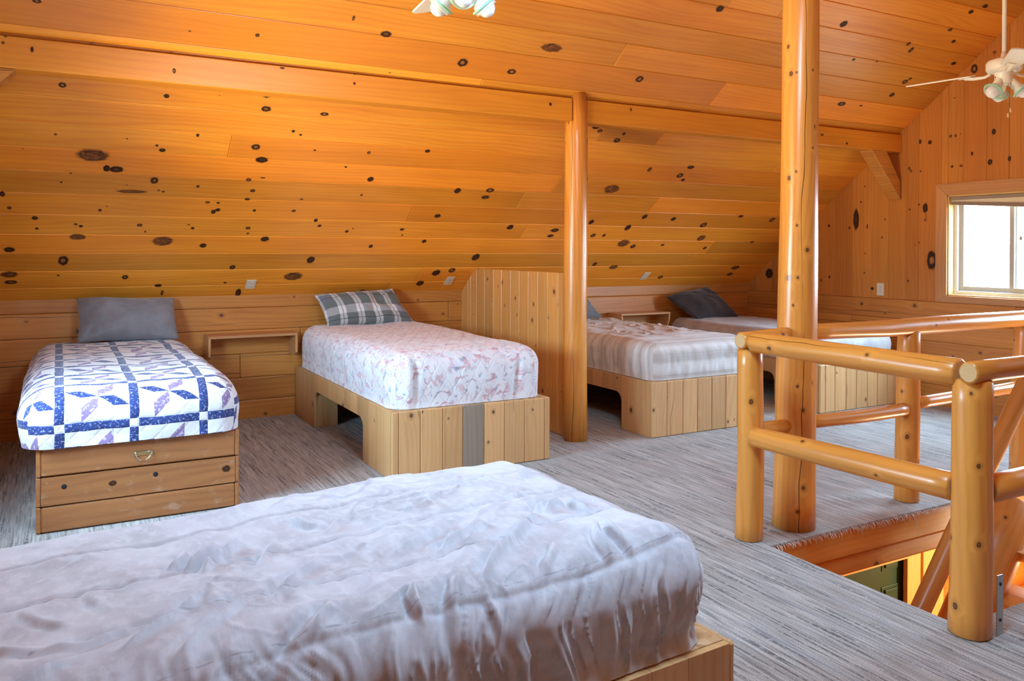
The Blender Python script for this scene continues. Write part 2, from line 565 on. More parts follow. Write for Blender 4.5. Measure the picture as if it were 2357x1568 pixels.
M['velvet'] = velvet_material()


def plaid_material():
    g = G('grey_white_plaid')
    u, v = g.uv()
    fu = (u / .175).fract(); fv = (v / .23).fract()
    wu = fu.between(.27, .65); wv = fv.between(.60, .92)
    lu = (fu - .46).abs().lt(.018); lv = (fv - .40).abs().lt(.012)
    tw = g.noise(g.vec(u * 300, v * 300), 1, 1)
    base = g.mix(tw.smooth(.4, .6), (.12, .145, .14), (.19, .215, .205))
    col = g.mix(wu * .68, base, (.66, .67, .65))
    col = g.mix(wv * .42, col, (.66, .67, .65))
    col = g.mix(wu * wv * .8, col, (.78, .78, .76))
    pur = g.noise(g.vec(u, v, 2), 5, 1).smooth(.60, .66)
    col = g.mix(pur * .35 * (1.0 - wu), col, (.24, .22, .36))
    col = g.mix(lu.max(lv) * .8, col, (.06, .06, .065))
    g.bump(g.noise(g.vec(u, v), 60, 3), .3, .004)
    return g.done(col, .9, **{'Specular IOR Level': .2, 'Sheen Weight': .2})


M['plaid'] = plaid_material()


def cloth(name, col, col2):
    g = G(name)
    u, v = g.uv()
    n = g.noise(g.vec(u, v), 6, 4, .6); t = g.noise(g.vec(u, v), 500, 2)
    g.bump(n * .6 + t * .3, .35, .005)
    return g.done(g.mix(n.smooth(.3, .7), col, col2), .85, **{'Sheen Weight': .3, 'Specular IOR Level': .2})


M['pillow_gray'] = cloth('grey_cotton', (.19, .18, .19), (.25, .24, .25))
M['pillow_dark'] = cloth('charcoal_cotton', (.038, .032, .033), (.06, .052, .053))
M['pillow_blue'] = cloth('slate_cotton', (.13, .14, .16), (.18, .19, .21))


def osb_material():
    g = G('chipboard_deck')
    x, y, z = g.obj()
    d, c = g.voro(g.vec(x + y * .4, y - x * .3), 34)
    d2, c2 = g.voro(g.vec(x - y * .8, y + x * .5, 0), 21)
    col = g.mix(c[0], (.50, .28, .12), (.72, .48, .25))
    col = g.mix(c2[0].smooth(.6, .8) * .7, col, (.40, .20, .075))
    g.bump(c[1], .3, .003)
    return g.done(col, .6)


M['osb'] = osb_material()
M['steel'] = plain('galvanised_steel', (.50, .52, .54), .38, 1.0)
M['brass'] = plain('brass', (.55, .40, .18), .35, 1.0)
M['nickel'] = plain('worn_nickel', (.62, .58, .50), .3, 1.0)
M['ivory'] = plain('ivory_plastic', (.72, .66, .50), .4)
M['ivorydark'] = plain('ivory_plastic_slots', (.10, .085, .06), .5)
M['fanwhite'] = plain('cream_enamel', (.93, .88, .76), .35)
M['fanblade'] = plain('cream_fan_blade', (.92, .86, .73), .4)
M['bulb'] = plain('frosted_bulb', (.86, .86, .86), .25)
M['greenglass'] = G('green_glass').done((.38, .78, .55), .12, Alpha=.85)
M['clearglass'] = G('clear_lamp_glass').done((.93, .97, .94), .08, Alpha=.30)
M['green'] = plain('dark_green_door_paint', (.030, .085, .045), .35)
M['sash'] = plain('backlit_sash', (.54, .50, .43), .4)  # vinyl toned down to tan, backlit shade put into the colour
M['vinyl'] = plain('white_vinyl', (.80, .79, .76), .35)
M['blind'] = plain('taupe_blind', (.34, .25, .19), .7)
M['blindlight'] = plain('pale_blind_fabric', (.80, .68, .46), .7)
M['fob'] = plain('pale_wood_fob', (.75, .50, .22), .4)
M['black'] = plain('dark_hole', (.012, .010, .009), .9)
M['rubber'] = plain('dark_gap_filler', (.03, .028, .026), .9)


def glass_pane():
    m = bpy.data.materials.new('window_glass'); m.use_nodes = True
    t = m.node_tree; t.nodes.clear()
    o = t.nodes.new('ShaderNodeOutputMaterial'); mx = t.nodes.new('ShaderNodeMixShader')
    tr = t.nodes.new('ShaderNodeBsdfTransparent'); gl = t.nodes.new('ShaderNodeBsdfGlossy'); gl.inputs['Roughness'].default_value = .02
    tr.inputs[0].default_value = (.97, .99, .98, 1); mx.inputs[0].default_value = .05
    t.links.new(tr.outputs[0], mx.inputs[1]); t.links.new(gl.outputs[0], mx.inputs[2]); t.links.new(mx.outputs[0], o.inputs[0])
    return m


M['pane'] = glass_pane()

CK=[(-0.098,2.881,0.0203,0.0129),(1.082,2.84,0.0126,0.0133),(1.879,2.98,0.0347,0.0244),(1.637,3.067,0.0082,0.0175),(0.692,2.806,0.0073,0.0057),(0.038,2.411,0.0086,0.0106),(0.026,2.287,0.0192,0.0203),(0.422,2.349,0.0046,0.0048),(0.609,2.271,0.0164,0.0166),(0.863,2.387,0.0109,0.0148),(0.927,2.316,0.0041,0.0034),(1.223,2.368,0.0317,0.0341),(1.24,2.233,0.0301,0.0248),(1.643,2.23,0.0275,0.0165),(-0.011,1.863,0.0083,0.0087),(0.402,1.863,0.0049,0.0054),(0.835,1.939,0.0094,0.0148),(0.588,1.816,0.0092,0.0093),(0.625,1.774,0.0207,0.017),(1.233,1.86,0.0293,0.0273),(1.296,1.732,0.0416,0.0284),(1.462,2.042,0.0114,0.0133),(1.52,2.011,0.0092,0.0096),(1.655,1.865,0.0096,0.0081),(2.067,1.875,0.0127,0.0146),(2.53,1.933,0.0203,0.017),(-0.193,1.715,0.0045,0.0036),(0.207,1.688,0.0877,0.0522),(0.352,1.56,0.0406,0.0293),(0.292,1.565,0.0201,0.031),(0.078,1.501,0.0068,0.0077),(0.022,1.406,0.0069,0.0079),(0.599,1.463,0.0235,0.0327),(0.425,1.405,0.0042,0.0061),(0.635,1.359,0.0087,0.0084),(0.666,1.346,0.0099,0.0085),(0.462,1.335,0.0899,0.0167),(0.894,1.417,0.0101,0.0127),(1.237,1.512,0.0176,0.017),(1.336,1.54,0.0184,0.0064),(1.287,1.392,0.018,0.0176),(1.263,1.293,0.0188,0.0135),(1.93,1.704,0.0102,0.0086),(2.162,1.579,0.024,0.027),(2.139,1.389,0.0095,0.0117),(-0.323,1.267,0.015,0.0258),(-0.288,1.125,0.0116,0.0144),(0.266,1.123,0.0116,0.013),(0.309,1.166,0.0042,0.0064),(0.982,1.243,0.0163,0.0111),(1.058,1.24,0.0106,0.0112),(1.066,1.158,0.0179,0.0183),(1.037,1.134,0.0166,0.0229),(1.336,1.162,0.0124,0.014),(1.639,1.17,0.0155,0.0143),(1.672,1.313,0.0128,0.0092),(-0.139,1.02,0.018,0.0193),(-0.129,0.903,0.0102,0.0132),(0.115,0.958,0.0115,0.0111),(0.148,0.937,0.0127,0.0134),(0.536,0.959,0.018,0.0161),(0.579,0.883,0.0068,0.0094),(0.878,0.975,0.0083,0.007),(0.91,0.933,0.0119,0.0143),(1.323,0.944,0.0177,0.0171),(1.332,0.877,0.0102,0.0099),(1.841,1.057,0.0148,0.0198),(1.887,0.988,0.015,0.0151),(2.136,0.919,0.0142,0.0157),(2.18,0.96,0.0071,0.0078),(2.621,0.957,0.0182,0.0161),(2.647,0.876,0.0077,0.0109),(0.129,0.81,0.0482,0.0322),(0.712,0.769,0.066,0.051),(1.012,0.715,0.0248,0.0277),(1.477,0.806,0.0315,0.0306),(2.884,0.793,0.0207,0.0226),(2.405,0.716,0.0181,0.0222),(-0.305,0.656,0.0325,0.0276),(0.037,0.521,0.0327,0.0537),(1.916,0.52,0.0316,0.0476),(1.279,0.421,0.0226,0.0274),(0.472,0.298,0.0215,0.0265),(1.81,0.279,0.0726,0.0526),(-0.315,0.351,0.0504,0.0345),(-0.31,0.251,0.0404,0.0227),(0.004,0.332,0.0089,0.0101),(0.724,0.175,0.0266,0.0194),(1.249,0.201,0.0122,0.0114),(1.381,0.043,0.0224,0.0596),(0.763,0.068,0.0102,0.0341),(3.067,0.136,0.0312,0.0359),(2.512,0.02,0.0326,0.029),(2.492,2.827,0.0354,0.0339),(2.899,2.801,0.0328,0.0235),(3.115,3.058,0.0779,0.0335),(4.016,2.883,0.0336,0.0293),(3.145,2.742,0.0182,0.0203),(2.621,2.385,0.0263,0.0342),(3.177,2.409,0.0158,0.0178),(2.955,1.487,0.027,0.0327),(2.889,1.151,0.0276,0.0234),(3.67,1.015,0.031,0.0317),(4.175,0.981,0.0413,0.0264),(4.169,0.894,0.0333,0.0201),(3.497,0.554,0.0355,0.0483),(3.058,0.138,0.031,0.0365),(3.172,0.307,0.0388,0.0427),(3.322,0.346,0.0315,0.0356),(3.256,1.51,0.035,0.0277),(3.247,1.418,0.0353,0.0226),(3.9,2.343,0.0351,0.0238),(4.143,2.399,0.0252,0.0287),(3.961,2.304,0.0213,0.0193),(4.189,2.212,0.0295,0.0251),(4.215,2.293,0.0147,0.0148),(4.489,1.599,0.0731,0.053),(5.147,1.83,0.0345,0.0292),(5.223,1.774,0.0218,0.0178),(4.749,1.886,0.0204,0.0281),(5.197,1.949,0.0363,0.0228),(5.113,1.217,0.0272,0.0332),(5.495,1.195,0.0284,0.0273),(5.959,1.11,0.0402,0.0357),(6.087,0.89,0.0467,0.0451),(5.009,1.042,0.0318,0.0411),(4.525,1.117,0.0256,0.0328),(4.66,0.909,0.0264,0.0276),(5.107,0.787,0.0656,0.0508),(5.26,0.737,0.0287,0.0296),(4.79,0.912,0.0179,0.0208),(6.368,1.268,0.0311,0.0212),(6.867,1.226,0.033,0.0367),(6.264,0.714,0.0214,0.0235),(5.637,0.763,0.0211,0.015),(6.886,0.83,0.0284,0.0159),(5.222,0.371,0.0491,0.0317),(4.947,0.429,0.0237,0.0308),(5.994,0.17,0.0326,0.0257),(7.026,0.208,0.0361,0.0269),(7.015,0.339,0.0536,0.035),(4.31,3.618,0.0323,0.028),(5.593,3.696,0.0342,0.0302),(6.49,3.631,0.0171,0.0205),(6.587,3.578,0.0217,0.0293),(6.877,3.245,0.0325,0.0233),(6.906,3.287,0.0185,0.0138),(6.312,3.403,0.0128,0.0086),(6.348,2.901,0.045,0.0245),(6.609,2.91,0.0164,0.0099),(6.87,3.081,0.0282,0.0242),(6.027,3.385,0.0166,0.0127),(7.268,3.524,0.0284,0.0178),(6.969,4.121,0.0302,0.0184),(6.866,4.043,0.0273,0.0187),(6.821,3.843,0.0246,0.0158),(6.997,3.741,0.0225,0.0165)]
GK=[(4.599,3.204,0.0381,0.0522),(4.41,3.319,0.0182,0.0182),(4.412,2.594,0.0219,0.0329),(4.826,2.602,0.0161,0.0172),(4.776,2.601,0.0139,0.0152),(4.727,2.61,0.0078,0.0076),(5.143,2.586,0.0151,0.0277),(5.039,2.568,0.0231,0.0235),(4.615,2.414,0.0134,0.0206),(4.445,2.32,0.0258,0.033),(4.269,2.334,0.0177,0.0287),(4.81,2.309,0.016,0.0153),(4.721,2.309,0.0176,0.0132),(5.261,2.329,0.0154,0.0181),(5.241,2.303,0.0132,0.016),(5.137,2.292,0.0086,0.0119),(5.085,1.924,0.0319,0.0552),(5.012,1.408,0.0628,0.1076),(6.237,1.776,0.0188,0.0177),(5.777,2.182,0.0123,0.0085),(5.884,1.836,0.0426,0.1284),(5.825,2.02,0.0124,0.0106),(5.969,1.748,0.0153,0.0173),(5.745,1.758,0.0098,0.0296),(5.533,1.827,0.0117,0.0103),(5.567,1.64,0.0118,0.0124),(5.767,1.473,0.0098,0.0106),(6.228,1.209,0.0161,0.0177),(6.341,1.167,0.011,0.0179),(5.778,1.265,0.0098,0.0127),(5.152,1.962,0.0129,0.0119),(5.254,1.917,0.011,0.012),(5.147,1.583,0.0086,0.0099),(5.188,1.56,0.0065,0.008),(5.265,1.2,0.011,0.0121),(5.68,1.104,0.0217,0.0189),(4.87,1.137,0.0183,0.027),(4.788,2.964,0.0119,0.0057),(7.105,1.223,0.0694,0.0721)]
BK=[(-0.252,2.676,0.0073,0.0057),(-0.264,2.639,0.0073,0.0077),(-0.125,2.618,0.0075,0.0156),(0.171,2.687,0.008,0.005),(0.602,2.69,0.0076,0.0052),(0.618,2.579,0.0088,0.0148),(1.267,2.667,0.0149,0.0056),(2.0,2.729,0.0113,0.0165),(1.747,2.68,0.0068,0.0046),(1.748,2.617,0.0081,0.0093),(3.298,2.615,0.0118,0.0119),(3.29,2.73,0.0078,0.0117),(4.068,2.641,0.0088,0.0126),(6.315,2.596,0.0179,0.011),(6.662,2.537,0.0125,0.0113)]
SKY, HALL, EXPOSURE = 72.0, 150.0, 0.08

# =================================================================== ROOM SHELL
ES = np.array([0, -1 / KL, KS / KL]); EN = np.array([0, -KS / KL, -1 / KL]); EX = np.array([1.0, 0, 0])


def on_slope(x, s, d=0.0):
    return np.array([x, YB, ZK]) + ES * s + EN * d


# ---- ceiling: both slopes, boards running along the ridge
mb = MB()
g1 = [0.0] + [.16 + .225 * i for i in range(12)] + [2.70]
g2 = [2.70 + .0] + [2.74 + .2245 * i for i in range(1, 13)]
rows = [(g1[i], g1[i + 1]) for i in range(len(g1) - 1)] + [(g2[i], g2[i + 1]) for i in range(len(g2) - 1)]
S_RIDGE = (YB - YRIDGE) * KL
for a, b in rows:
    b = min(b, S_RIDGE)
    if a >= b: continue
    cuts = [XL] + sorted(random.uniform(XL + 1.0, XR - 1.0) for _ in range(random.choice((1, 2, 2)))) + [XR]
    cuts = [cuts[0]] + [c for i, c in enumerate(cuts[1:-1]) if c - cuts[i] > .5] + [cuts[-1]]
    for x0, x1 in zip(cuts, cuts[1:]):
        mb.obox(on_slope((x0 + x1) / 2, (a + b) / 2, -.011), (EX, ES, EN), ((x1 - x0) / 2 - .0006, (b - a) / 2 - .001, .011), 0, 0)
if rows[-1][1] < S_RIDGE:
    mb.obox(on_slope((XL + XR) / 2, (rows[-1][1] + S_RIDGE) / 2, -.011), (EX, ES, EN), ((XR - XL) / 2, (S_RIDGE - rows[-1][1]) / 2 - .001, .011), 0, 0)
# slope above the camera
K2 = (ZRIDGE - ZK) / (YRIDGE - YF); KL2 = math.sqrt(1 + K2 * K2)
ES2 = np.array([0, 1 / KL2, K2 / KL2]); EN2 = np.array([0, K2 / KL2, -1 / KL2])
s = 0.0; S2 = (YRIDGE - YF) * KL2
SKX, SKS = (1.10, 2.05), (2.92, 3.48)      # unseen roof window, added to light the near bed
while s < S2 - .01:
    e = min(s + .225, S2)
    for q in SKS:
        if s < q - .01 and e > q: e = q
    for x0, x1 in (((XL, SKX[0]), (SKX[1], XR)) if e > SKS[0] + .01 and s < SKS[1] - .01 else ((XL, XR),)):
        mb.obox(np.array([(x0 + x1) / 2, YF, ZK]) + ES2 * (s + e) / 2 - EN2 * .011, (EX, ES2, EN2), ((x1 - x0) / 2, (e - s) / 2 - .001, .011), 0, 2)
    s = e
# roof deck behind the boards
mb.obox(on_slope((XL + XR) / 2, S_RIDGE / 2, -.055), (EX, ES, EN), ((XR - XL) / 2 + .2, S_RIDGE / 2 + .2, .03), 0, 2)
for x0, x1, s0, s1 in ((XL - .2, SKX[0], -.2, S2 + .2), (SKX[1], XR + .2, -.2, S2 + .2), (SKX[0], SKX[1], -.2, SKS[0]), (SKX[0], SKX[1], SKS[1], S2 + .2)):
    mb.obox(np.array([(x0 + x1) / 2, YF, ZK]) + ES2 * (s0 + s1) / 2 - EN2 * .055, (EX, ES2, EN2), ((x1 - x0) / 2, (s1 - s0) / 2, .03), 0, 2)
for x, sv, ru, rs in CK:
    if sv > 2.42 and sv < 2.76: continue
    mb.disc(on_slope(x, sv, .0008 + random.random() * .0004), EX * ru, ES * rs, 3 if ru > .045 else 1)
struct(mb.build('ceiling', [M['ceil'], M['knot'], M['ceil_knotty'], M['spike']], bevel=.004, seg=1))


# ---- knee walls: stacked squared timbers
def courses(name, y, sgn, zs, x0, x1):
    m = MB()
    for a, b in zip(zs, zs[1:]):
        cuts = [x0] + sorted(random.uniform(x0 + .8, x1 - .8) for _ in range(2)) + [x1]
        for p, q in zip(cuts, cuts[1:]):
            j = random.uniform(-.004, .004)
            m.box(p + .0008, q - .0008, y + j, y + sgn * .14, a + .0008, b - .0008, 0)
    return struct(m.build(name, [M['timber']], bevel=.009, seg=2))


courses('wall_back', YB, 1, [-.02, .163, .364, .575, .786, .982, ZK + .03], XL - .1, XR + .1)
courses('wall_front', YF, -1, [-.02, .2, .4, .6, .8, ZK + .03], XL - .1, XR + .1)

# ---- gable walls
WZ0, WZ1 = 1.07, 2.035
WINS = [(3.72, 4.85), (1.55, 2.68)]
WINL = [(3.55, 4.85)]
YB_R = [7.60, 7.30, 7.08, 6.86, 6.63, 6.40, 6.167, 5.929, 5.697, 5.491, 5.284, 5.156, 4.92, 4.694, 4.479, 4.274, 4.05, 3.83, 3.62, 3.41, 3.2,
        2.98, 2.76, 2.54, 2.32, 2.1, 1.88, 1.66, 1.44, 1.22, 1.0, .78, .56, .34, .12, -.1, -.32, -.54, -.76, -1.15]


def gable(name, X, sg, knots, wins=WINS):
    m = MB()
    to3 = lambda a, b, d: (X + sg * d, a, b)
    for y1, y0 in zip(YB_R, YB_R[1:]):
        segs = [(y0, y1, 1.005, None)]
        for w0, w1 in wins:
            out = []
            for a, b, z0, z1 in segs:
                lo, hi = max(a, w0), min(b, w1)
                if lo >= hi: out.append((a, b, z0, z1)); continue
                if a < w0: out.append((a, w0, z0, z1))
                if b > w1: out.append((w1, b, z0, z1))
                out.append((lo, hi, z0, WZ0)); out.append((lo, hi, WZ1, z1))
            segs = out
        for a, b, z0, z1 in segs:
            t = lambda y: (ceil_z(max(min(y, YB + .1), YF - .1)) + .02) if z1 is None else z1
            poly = [(a + .0005, z0), (b - .0005, z0), (b - .0005, t(b)), (a + .0005, t(a))]
            if t(a) - z0 < .02 and t(b) - z0 < .02: continue
            m.prism(poly, 0, .14, to3, 'b')
    zs = [-.02, .2, .41, .62, .81, 1.005]
    for a, b in zip(zs, zs[1:]):
        cuts = [YF - .1] + sorted((random.uniform(.5, 2.5), random.uniform(3.5, 6.0))) + [YB + .1]
        for p, q in zip(cuts, cuts[1:]):
            x0 = X - sg * (.016 + random.uniform(-.004, .004))
            m.box(min(x0, X + sg * .14), max(x0, X + sg * .14), p + .0008, q - .0008, a + .0008, b - .0008, 1, 2)
    for y, z, ry, rz in knots:
        m.disc((X - sg * (.0009 + random.random() * .0004), y, z), (0, ry * .8, 0), (0, 0, rz * .8), 1)
    return struct(m.build(name, [M['gable'], M['knot'], M['timber']], bevel=.004, seg=1))


gable('wall_right', XR, 1, GK)
gable('wall_left', XL, -1, [(y, z, a, b) for y, z, a, b in GK if y > 4.9], WINL)


# ---- windows
def window(num, X, sg, y0, y1):
    w = struct(thing('window_%d' % num, None, None, (X, (y0 + y1) / 2, WZ0)))
    cw = .115
    c = MB(); xi = X - sg * .018
    def mitre(p):
        c.prism(p, min(0, -.018), .0, lambda a, b, d: (X + sg * d, a, b), 'a')
    mitre([(y0, WZ0), (y0 - cw, WZ0 - cw * .55), (y1 + cw, WZ0 - cw * .55), (y1, WZ0)][::-1])
    mitre([(y0, WZ1), (y1, WZ1), (y1 + cw, WZ1 + cw), (y0 - cw, WZ1 + cw)])
    c.prism([(y1, WZ0), (y1 + cw, WZ0 - cw * .55), (y1 + cw, WZ1 + cw), (y1, WZ1)], -.018, 0, lambda a, b, d: (X + sg * d, a, b), 'b')
    c.prism([(y0, WZ0), (y0, WZ1), (y0 - cw, WZ1 + cw), (y0 - cw, WZ0 - cw * .55)], -.018, 0, lambda a, b, d: (X + sg * d, a, b), 'b')
    c.build('casing', [M['trimpine']], w, bevel=.003)
    j = MB(); d0, d1 = sorted((X - sg * .004, X + sg * .14))
    j.box(d0, d1, y0, y0 + .014, WZ0, WZ1, 2); j.box(d0, d1, y1 - .014, y1, WZ0, WZ1, 2)
    j.box(d0, d1, y0, y1, WZ0, WZ0 + .014, 1); j.box(d0, d1, y0, y1, WZ1 - .014, WZ1, 1)
    j.build('jamb', [M['doortrim']], w, bevel=.002)
    f = MB(); a0, a1 = sorted((X + sg * .075, X + sg * .135)); t = .035
    Y0, Y1, Z0, Z1 = y0 + .014, y1 - .014, WZ0 + .014, WZ1 - .014
    f.box(a0, a1, Y0, Y0 + t, Z0, Z1); f.box(a0, a1, Y1 - t, Y1, Z0, Z1)
    f.box(a0, a1, Y0 + t, Y1 - t, Z0, Z0 + t); f.box(a0, a1, Y0 + t, Y1 - t, Z1 - t, Z1)
    f.build('frame', [M['vinyl']], w, bevel=.004)
    ym = (y0 + y1) / 2
    for k, (p, q, off) in enumerate(((ym - .03, Y1 - t, .105), (Y0 + t, ym + .03, .085))):
        s_ = MB(); b0, b1 = sorted((X + sg * off, X + sg * (off + .02))); st = .045
        s_.box(b0, b1, p, p + st, Z0 + t, Z1 - t); s_.box(b0, b1, q - st, q, Z0 + t, Z1 - t)
        s_.box(b0, b1, p + st, q - st, Z0 + t, Z0 + t + st); s_.box(b0, b1, p + st, q - st, Z1 - t - st, Z1 - t)
        so = s_.build('sash', [M['sash']], w, bevel=.003)
        gl = MB(); gc = X + sg * (off + .01)
        gl.box(gc - .002, gc + .002, p + st, q - st, Z0 + t + st, Z1 - t - st)
        gl.build('glass', [M['pane']], so)
        if k == 1:
            l = MB(); e0, e1 = sorted((X + sg * (off - .012), X + sg * off))
            l.box(e0, e1, q - st - .075, q - st - .05, 1.60, 1.635)
            l.build('latch', [M['steel']], so, bevel=.003)
    return w


window(1, XR, 1, *WINS[0])
window(2, XR, 1, *WINS[1])  # out of view, added for extra daylight
window(3, XL, -1, *WINL[0])

sk = struct(thing('window_4', None, None, tuple(np.array([sum(SKX) / 2, YF, ZK]) + ES2 * sum(SKS) / 2)))  # skylight out of view, put in for daylight on the front bed
def sky_at(x, s_, d): return np.array([x, YF, ZK]) + ES2 * s_ + EN2 * d
m = MB()
for x0, x1, s0, s1 in ((SKX[0] - .05, SKX[0] + .02, SKS[0] - .05, SKS[1] + .05), (SKX[1] - .02, SKX[1] + .05, SKS[0] - .05, SKS[1] + .05), (SKX[0] + .02, SKX[1] - .02, SKS[0] - .05, SKS[0] + .02), (SKX[0] + .02, SKX[1] - .02, SKS[1] - .02, SKS[1] + .05)):
    m.obox(sky_at((x0 + x1) / 2, (s0 + s1) / 2, .008), (EX, ES2, EN2), ((x1 - x0) / 2, (s1 - s0) / 2, .008), 0)
m.build('casing', [M['trimpine']], sk, bevel=.003)
m = MB(); m.obox(sky_at(sum(SKX) / 2, sum(SKS) / 2, -.06), (EX, ES2, EN2), ((SKX[1] - SKX[0]) / 2, (SKS[1] - SKS[0]) / 2, .002), 0)
m.build('glass', [M['pane']], sk)

# lopsided blind in the visible window
bl = thing('window_blind', 'raised taupe blind hanging crooked at the top of the gable window', 'blind', (XR + .03, 4.285, WZ1 - .02))
m = MB(); m.box(XR + .012, XR + .05, 3.74, 4.83, WZ1 - .05, WZ1 - .016, 1); m.build('headrail', [M['blind']], bl, bevel=.003)
m = MB(); m.prism([(3.745, 1.862), (4.825, 1.945), (4.825, 1.983), (3.745, 1.985)], .02, .024, lambda a, b, d: (XR + d, a, b)); m.build('fabric', [M['blindlight']], bl)
m = MB()
for k in range(4):
    m.prism([(3.742, 1.868 + k * .011), (4.828, 1.945 + k * .008), (4.828, 1.953 + k * .008), (3.742, 1.879 + k * .011)], .012 + .003 * (k % 2), .034 - .003 * (k % 2), lambda a, b, d: (XR + d, a, b))
m.build('bottom_bar', [M['blind']], bl, bevel=.002)

# brass hook on the gable wall
hk = MB()
hk.tube([(XR - .001, 5.078, 1.865), (XR - .006, 5.078, 1.84), (XR - .004, 5.078, 1.81), (XR - .02, 5.076, 1.797), (XR - .035, 5.072, 1.806), (XR - .035, 5.07, 1.822)], .0045, 8)
tag(hk.build('wall_hook', [M['brass']], loc=(XR, 5.078, 1.83)), 'small brass hook screwed into a dark knot on the gable wall', 'hook')

# ---- floor with the stairwell hole
HX0, HX1, HY0, HY1 = 3.16, 6.35, 1.985, 2.985
fl = MB()
xs = [XL - .1, HX0, HX1, XR + .1]; ys = [YF - .1, HY0, HY1, YB + .1]
for i in range(3):
    for k in range(3):
        if i == 1 and k == 1: continue
        b = len(fl.v)
        for z in (0, -.012):
            fl.v += [(xs[i], ys[k], z), (xs[i + 1], ys[k], z), (xs[i + 1], ys[k + 1], z), (xs[i], ys[k + 1], z)]
        fl.face([b, b + 1, b + 2, b + 3], [(0, 0)] * 4); fl.face([b + 7, b + 6, b + 5, b + 4], [(0, 0)] * 4)
        for e in range(4):
            e2 = (e + 1) % 4
            fl.face([b + e, b + 4 + e, b + 4 + e2, b + e2], [(0, 0)] * 4)
struct(fl.build('floor', [M['carpet']]))
# timber deck under the carpet
dk = MB()
for x0, x1, y0, y1 in ((XL - .1, HX0 - .0, YF - .1, YB + .1), (HX1, XR + .1, YF - .1, YB + .1), (HX0, HX1, YF - .1, HY0 - .0), (HX0, HX1, HY1 + .16, YB + .1)):
    dk.box(x0, x1, y0, y1, -.2, -.0125, 0)
struct(dk.build('floor_deck', [M['rimbeam']]))
# frayed carpet edge round the hole: nobody could count the threads
fr = MB()
def thread(p, d, ln, droop, r=.0012):
    p = np.array(p); d = np.array(d, float)
    pts = [p + d * ln * t + np.array([0, 0, -droop * t * t]) + np.array([random.uniform(-1, 1), random.uniform(-1, 1), 0]) * .003 * t for t in (0, .4, .75, 1)]
    fr.tube(pts, [r, r, r * .9, r * .5], 4, caps=False)
x = HX0
while x < 5.2:
    thread((x, HY1 + .004, -.004 - random.random() * .012), (random.uniform(-.4, .4), -1, .1), random.uniform(.008, .026), random.uniform(.006, .032), .0017); x += random.uniform(.004, .010)
y = HY0
while y < HY1:
    thread((HX0 - .004, y, -.004 - random.random() * .01), (1, random.uniform(-.5, .5), .2), random.uniform(.006, .02), random.uniform(.0, .015)); y += random.uniform(.004, .009)
x = HX0
while x < 4.0:
    thread((x, HY0 - .003, -.004 - random.random() * .01), (random.uniform(-.4, .4), 1, .3), random.uniform(.005, .016), random.uniform(0, .01)); x += random.uniform(.005, .01)
for px, ln in ((4.33, .14), (4.05, .04), (3.86, .05), (3.52, .035)):
    thread((px, HY1 + .002, -.01), (.03, -.12, 0), ln * .4, ln, .0016)
tag(fr.build('carpet_fringe', [M['fringe']]), 'frayed threads along the cut carpet edge around the stairwell', 'carpet fringe', kind='stuff')


def roundlog(name, mats, pts, r, parent=None, seed=0, rough=.03, n=24, steps=14, label=None, **kw):
    pts = np.array(pts, float)
    L = np.concatenate([[0], np.cumsum(np.linalg.norm(np.diff(pts, axis=0), axis=1))]); t = np.linspace(0, L[-1], steps)
    P = np.stack([np.interp(t, L, pts[:, k]) for k in range(3)], 1)
    rr = np.interp(t, L, r) if np.ndim(r) else np.full(steps, r)
    w = fbm(np.stack([t * .9, np.full(steps, seed * 2.3), np.zeros(steps)], 1), 2) * .012 * kw.pop('wander', 1.0)
    w -= np.linspace(w[0], w[-1], steps)
    ax = int(np.argmin(np.abs(P[-1] - P[0])))
    P[:, ax] += w
    m = MB(); m.tube(P, rr, n, 0, rough, seed, capmat=1 if len(mats) > 1 else None, round_end=kw.pop('round_end', .008), **kw)
    o = m.build(name, mats, parent)
    if label: o['label'] = label
    return o


LOG = [M['log'], M['logend']]
# ---- purlin beams, braces, posts
bm = MB()
ztop = ceil_z(5.34) - .036
bm.prism([(5.34, 2.502), (5.50, 2.502), (5.50, ceil_z(5.50) - .036), (5.34, ztop)], XL + .002, 3.50, lambda a, b, d: (d, a, b), 'd')
for x, z, rx, rz in BK:
    if x < 3.45: bm.disc((x, 5.339 - random.random() * .0004, z), (rx, 0, 0), (0, 0, rz), 1)
tag(bm.build('ceiling_beam', [M['beam'], M['knot']], bevel=.006), 'orange pine ceiling beam running left from the partition post to the brace', 'beam')
bm = MB()
bm.prism([(5.345, 2.500), (5.50, 2.500), (5.50, ceil_z(5.50) - .034), (5.345, ceil_z(5.345) - .034)], 3.56, XR - .003, lambda a, b, d: (d, a, b), 'd')
for x, z, rx, rz in BK:
    if x > 3.7: bm.disc((x, 5.344 - random.random() * .0004, z), (rx, 0, 0), (0, 0, rz), 1)
tag(bm.build('ceiling_beam', [M['beam'], M['knot']], bevel=.006), 'orange pine ceiling beam from the partition post to the window wall', 'beam')


def brace(label, xw, sg):
    m = MB()
    p = [(xw, 2.02), (xw, 2.20), (xw + sg * .22, 2.5), (xw + sg * .45, 2.5)]
    if sg > 0: p = p[::-1]
    m.prism([(a, b) for a, b in p], 5.345, 5.485, lambda a, b, d: (a, d, b), 'd')
    o = m.build('corner_brace', [M['timber']], bevel=.005, loc=(xw, 5.41, 2.3))
    tag(o, label, 'brace')


brace('short slanted timber brace between the beam and the window wall', XR - .018, -1)
brace('short slanted timber brace under the beam at the far left edge', XL + .018, 1)

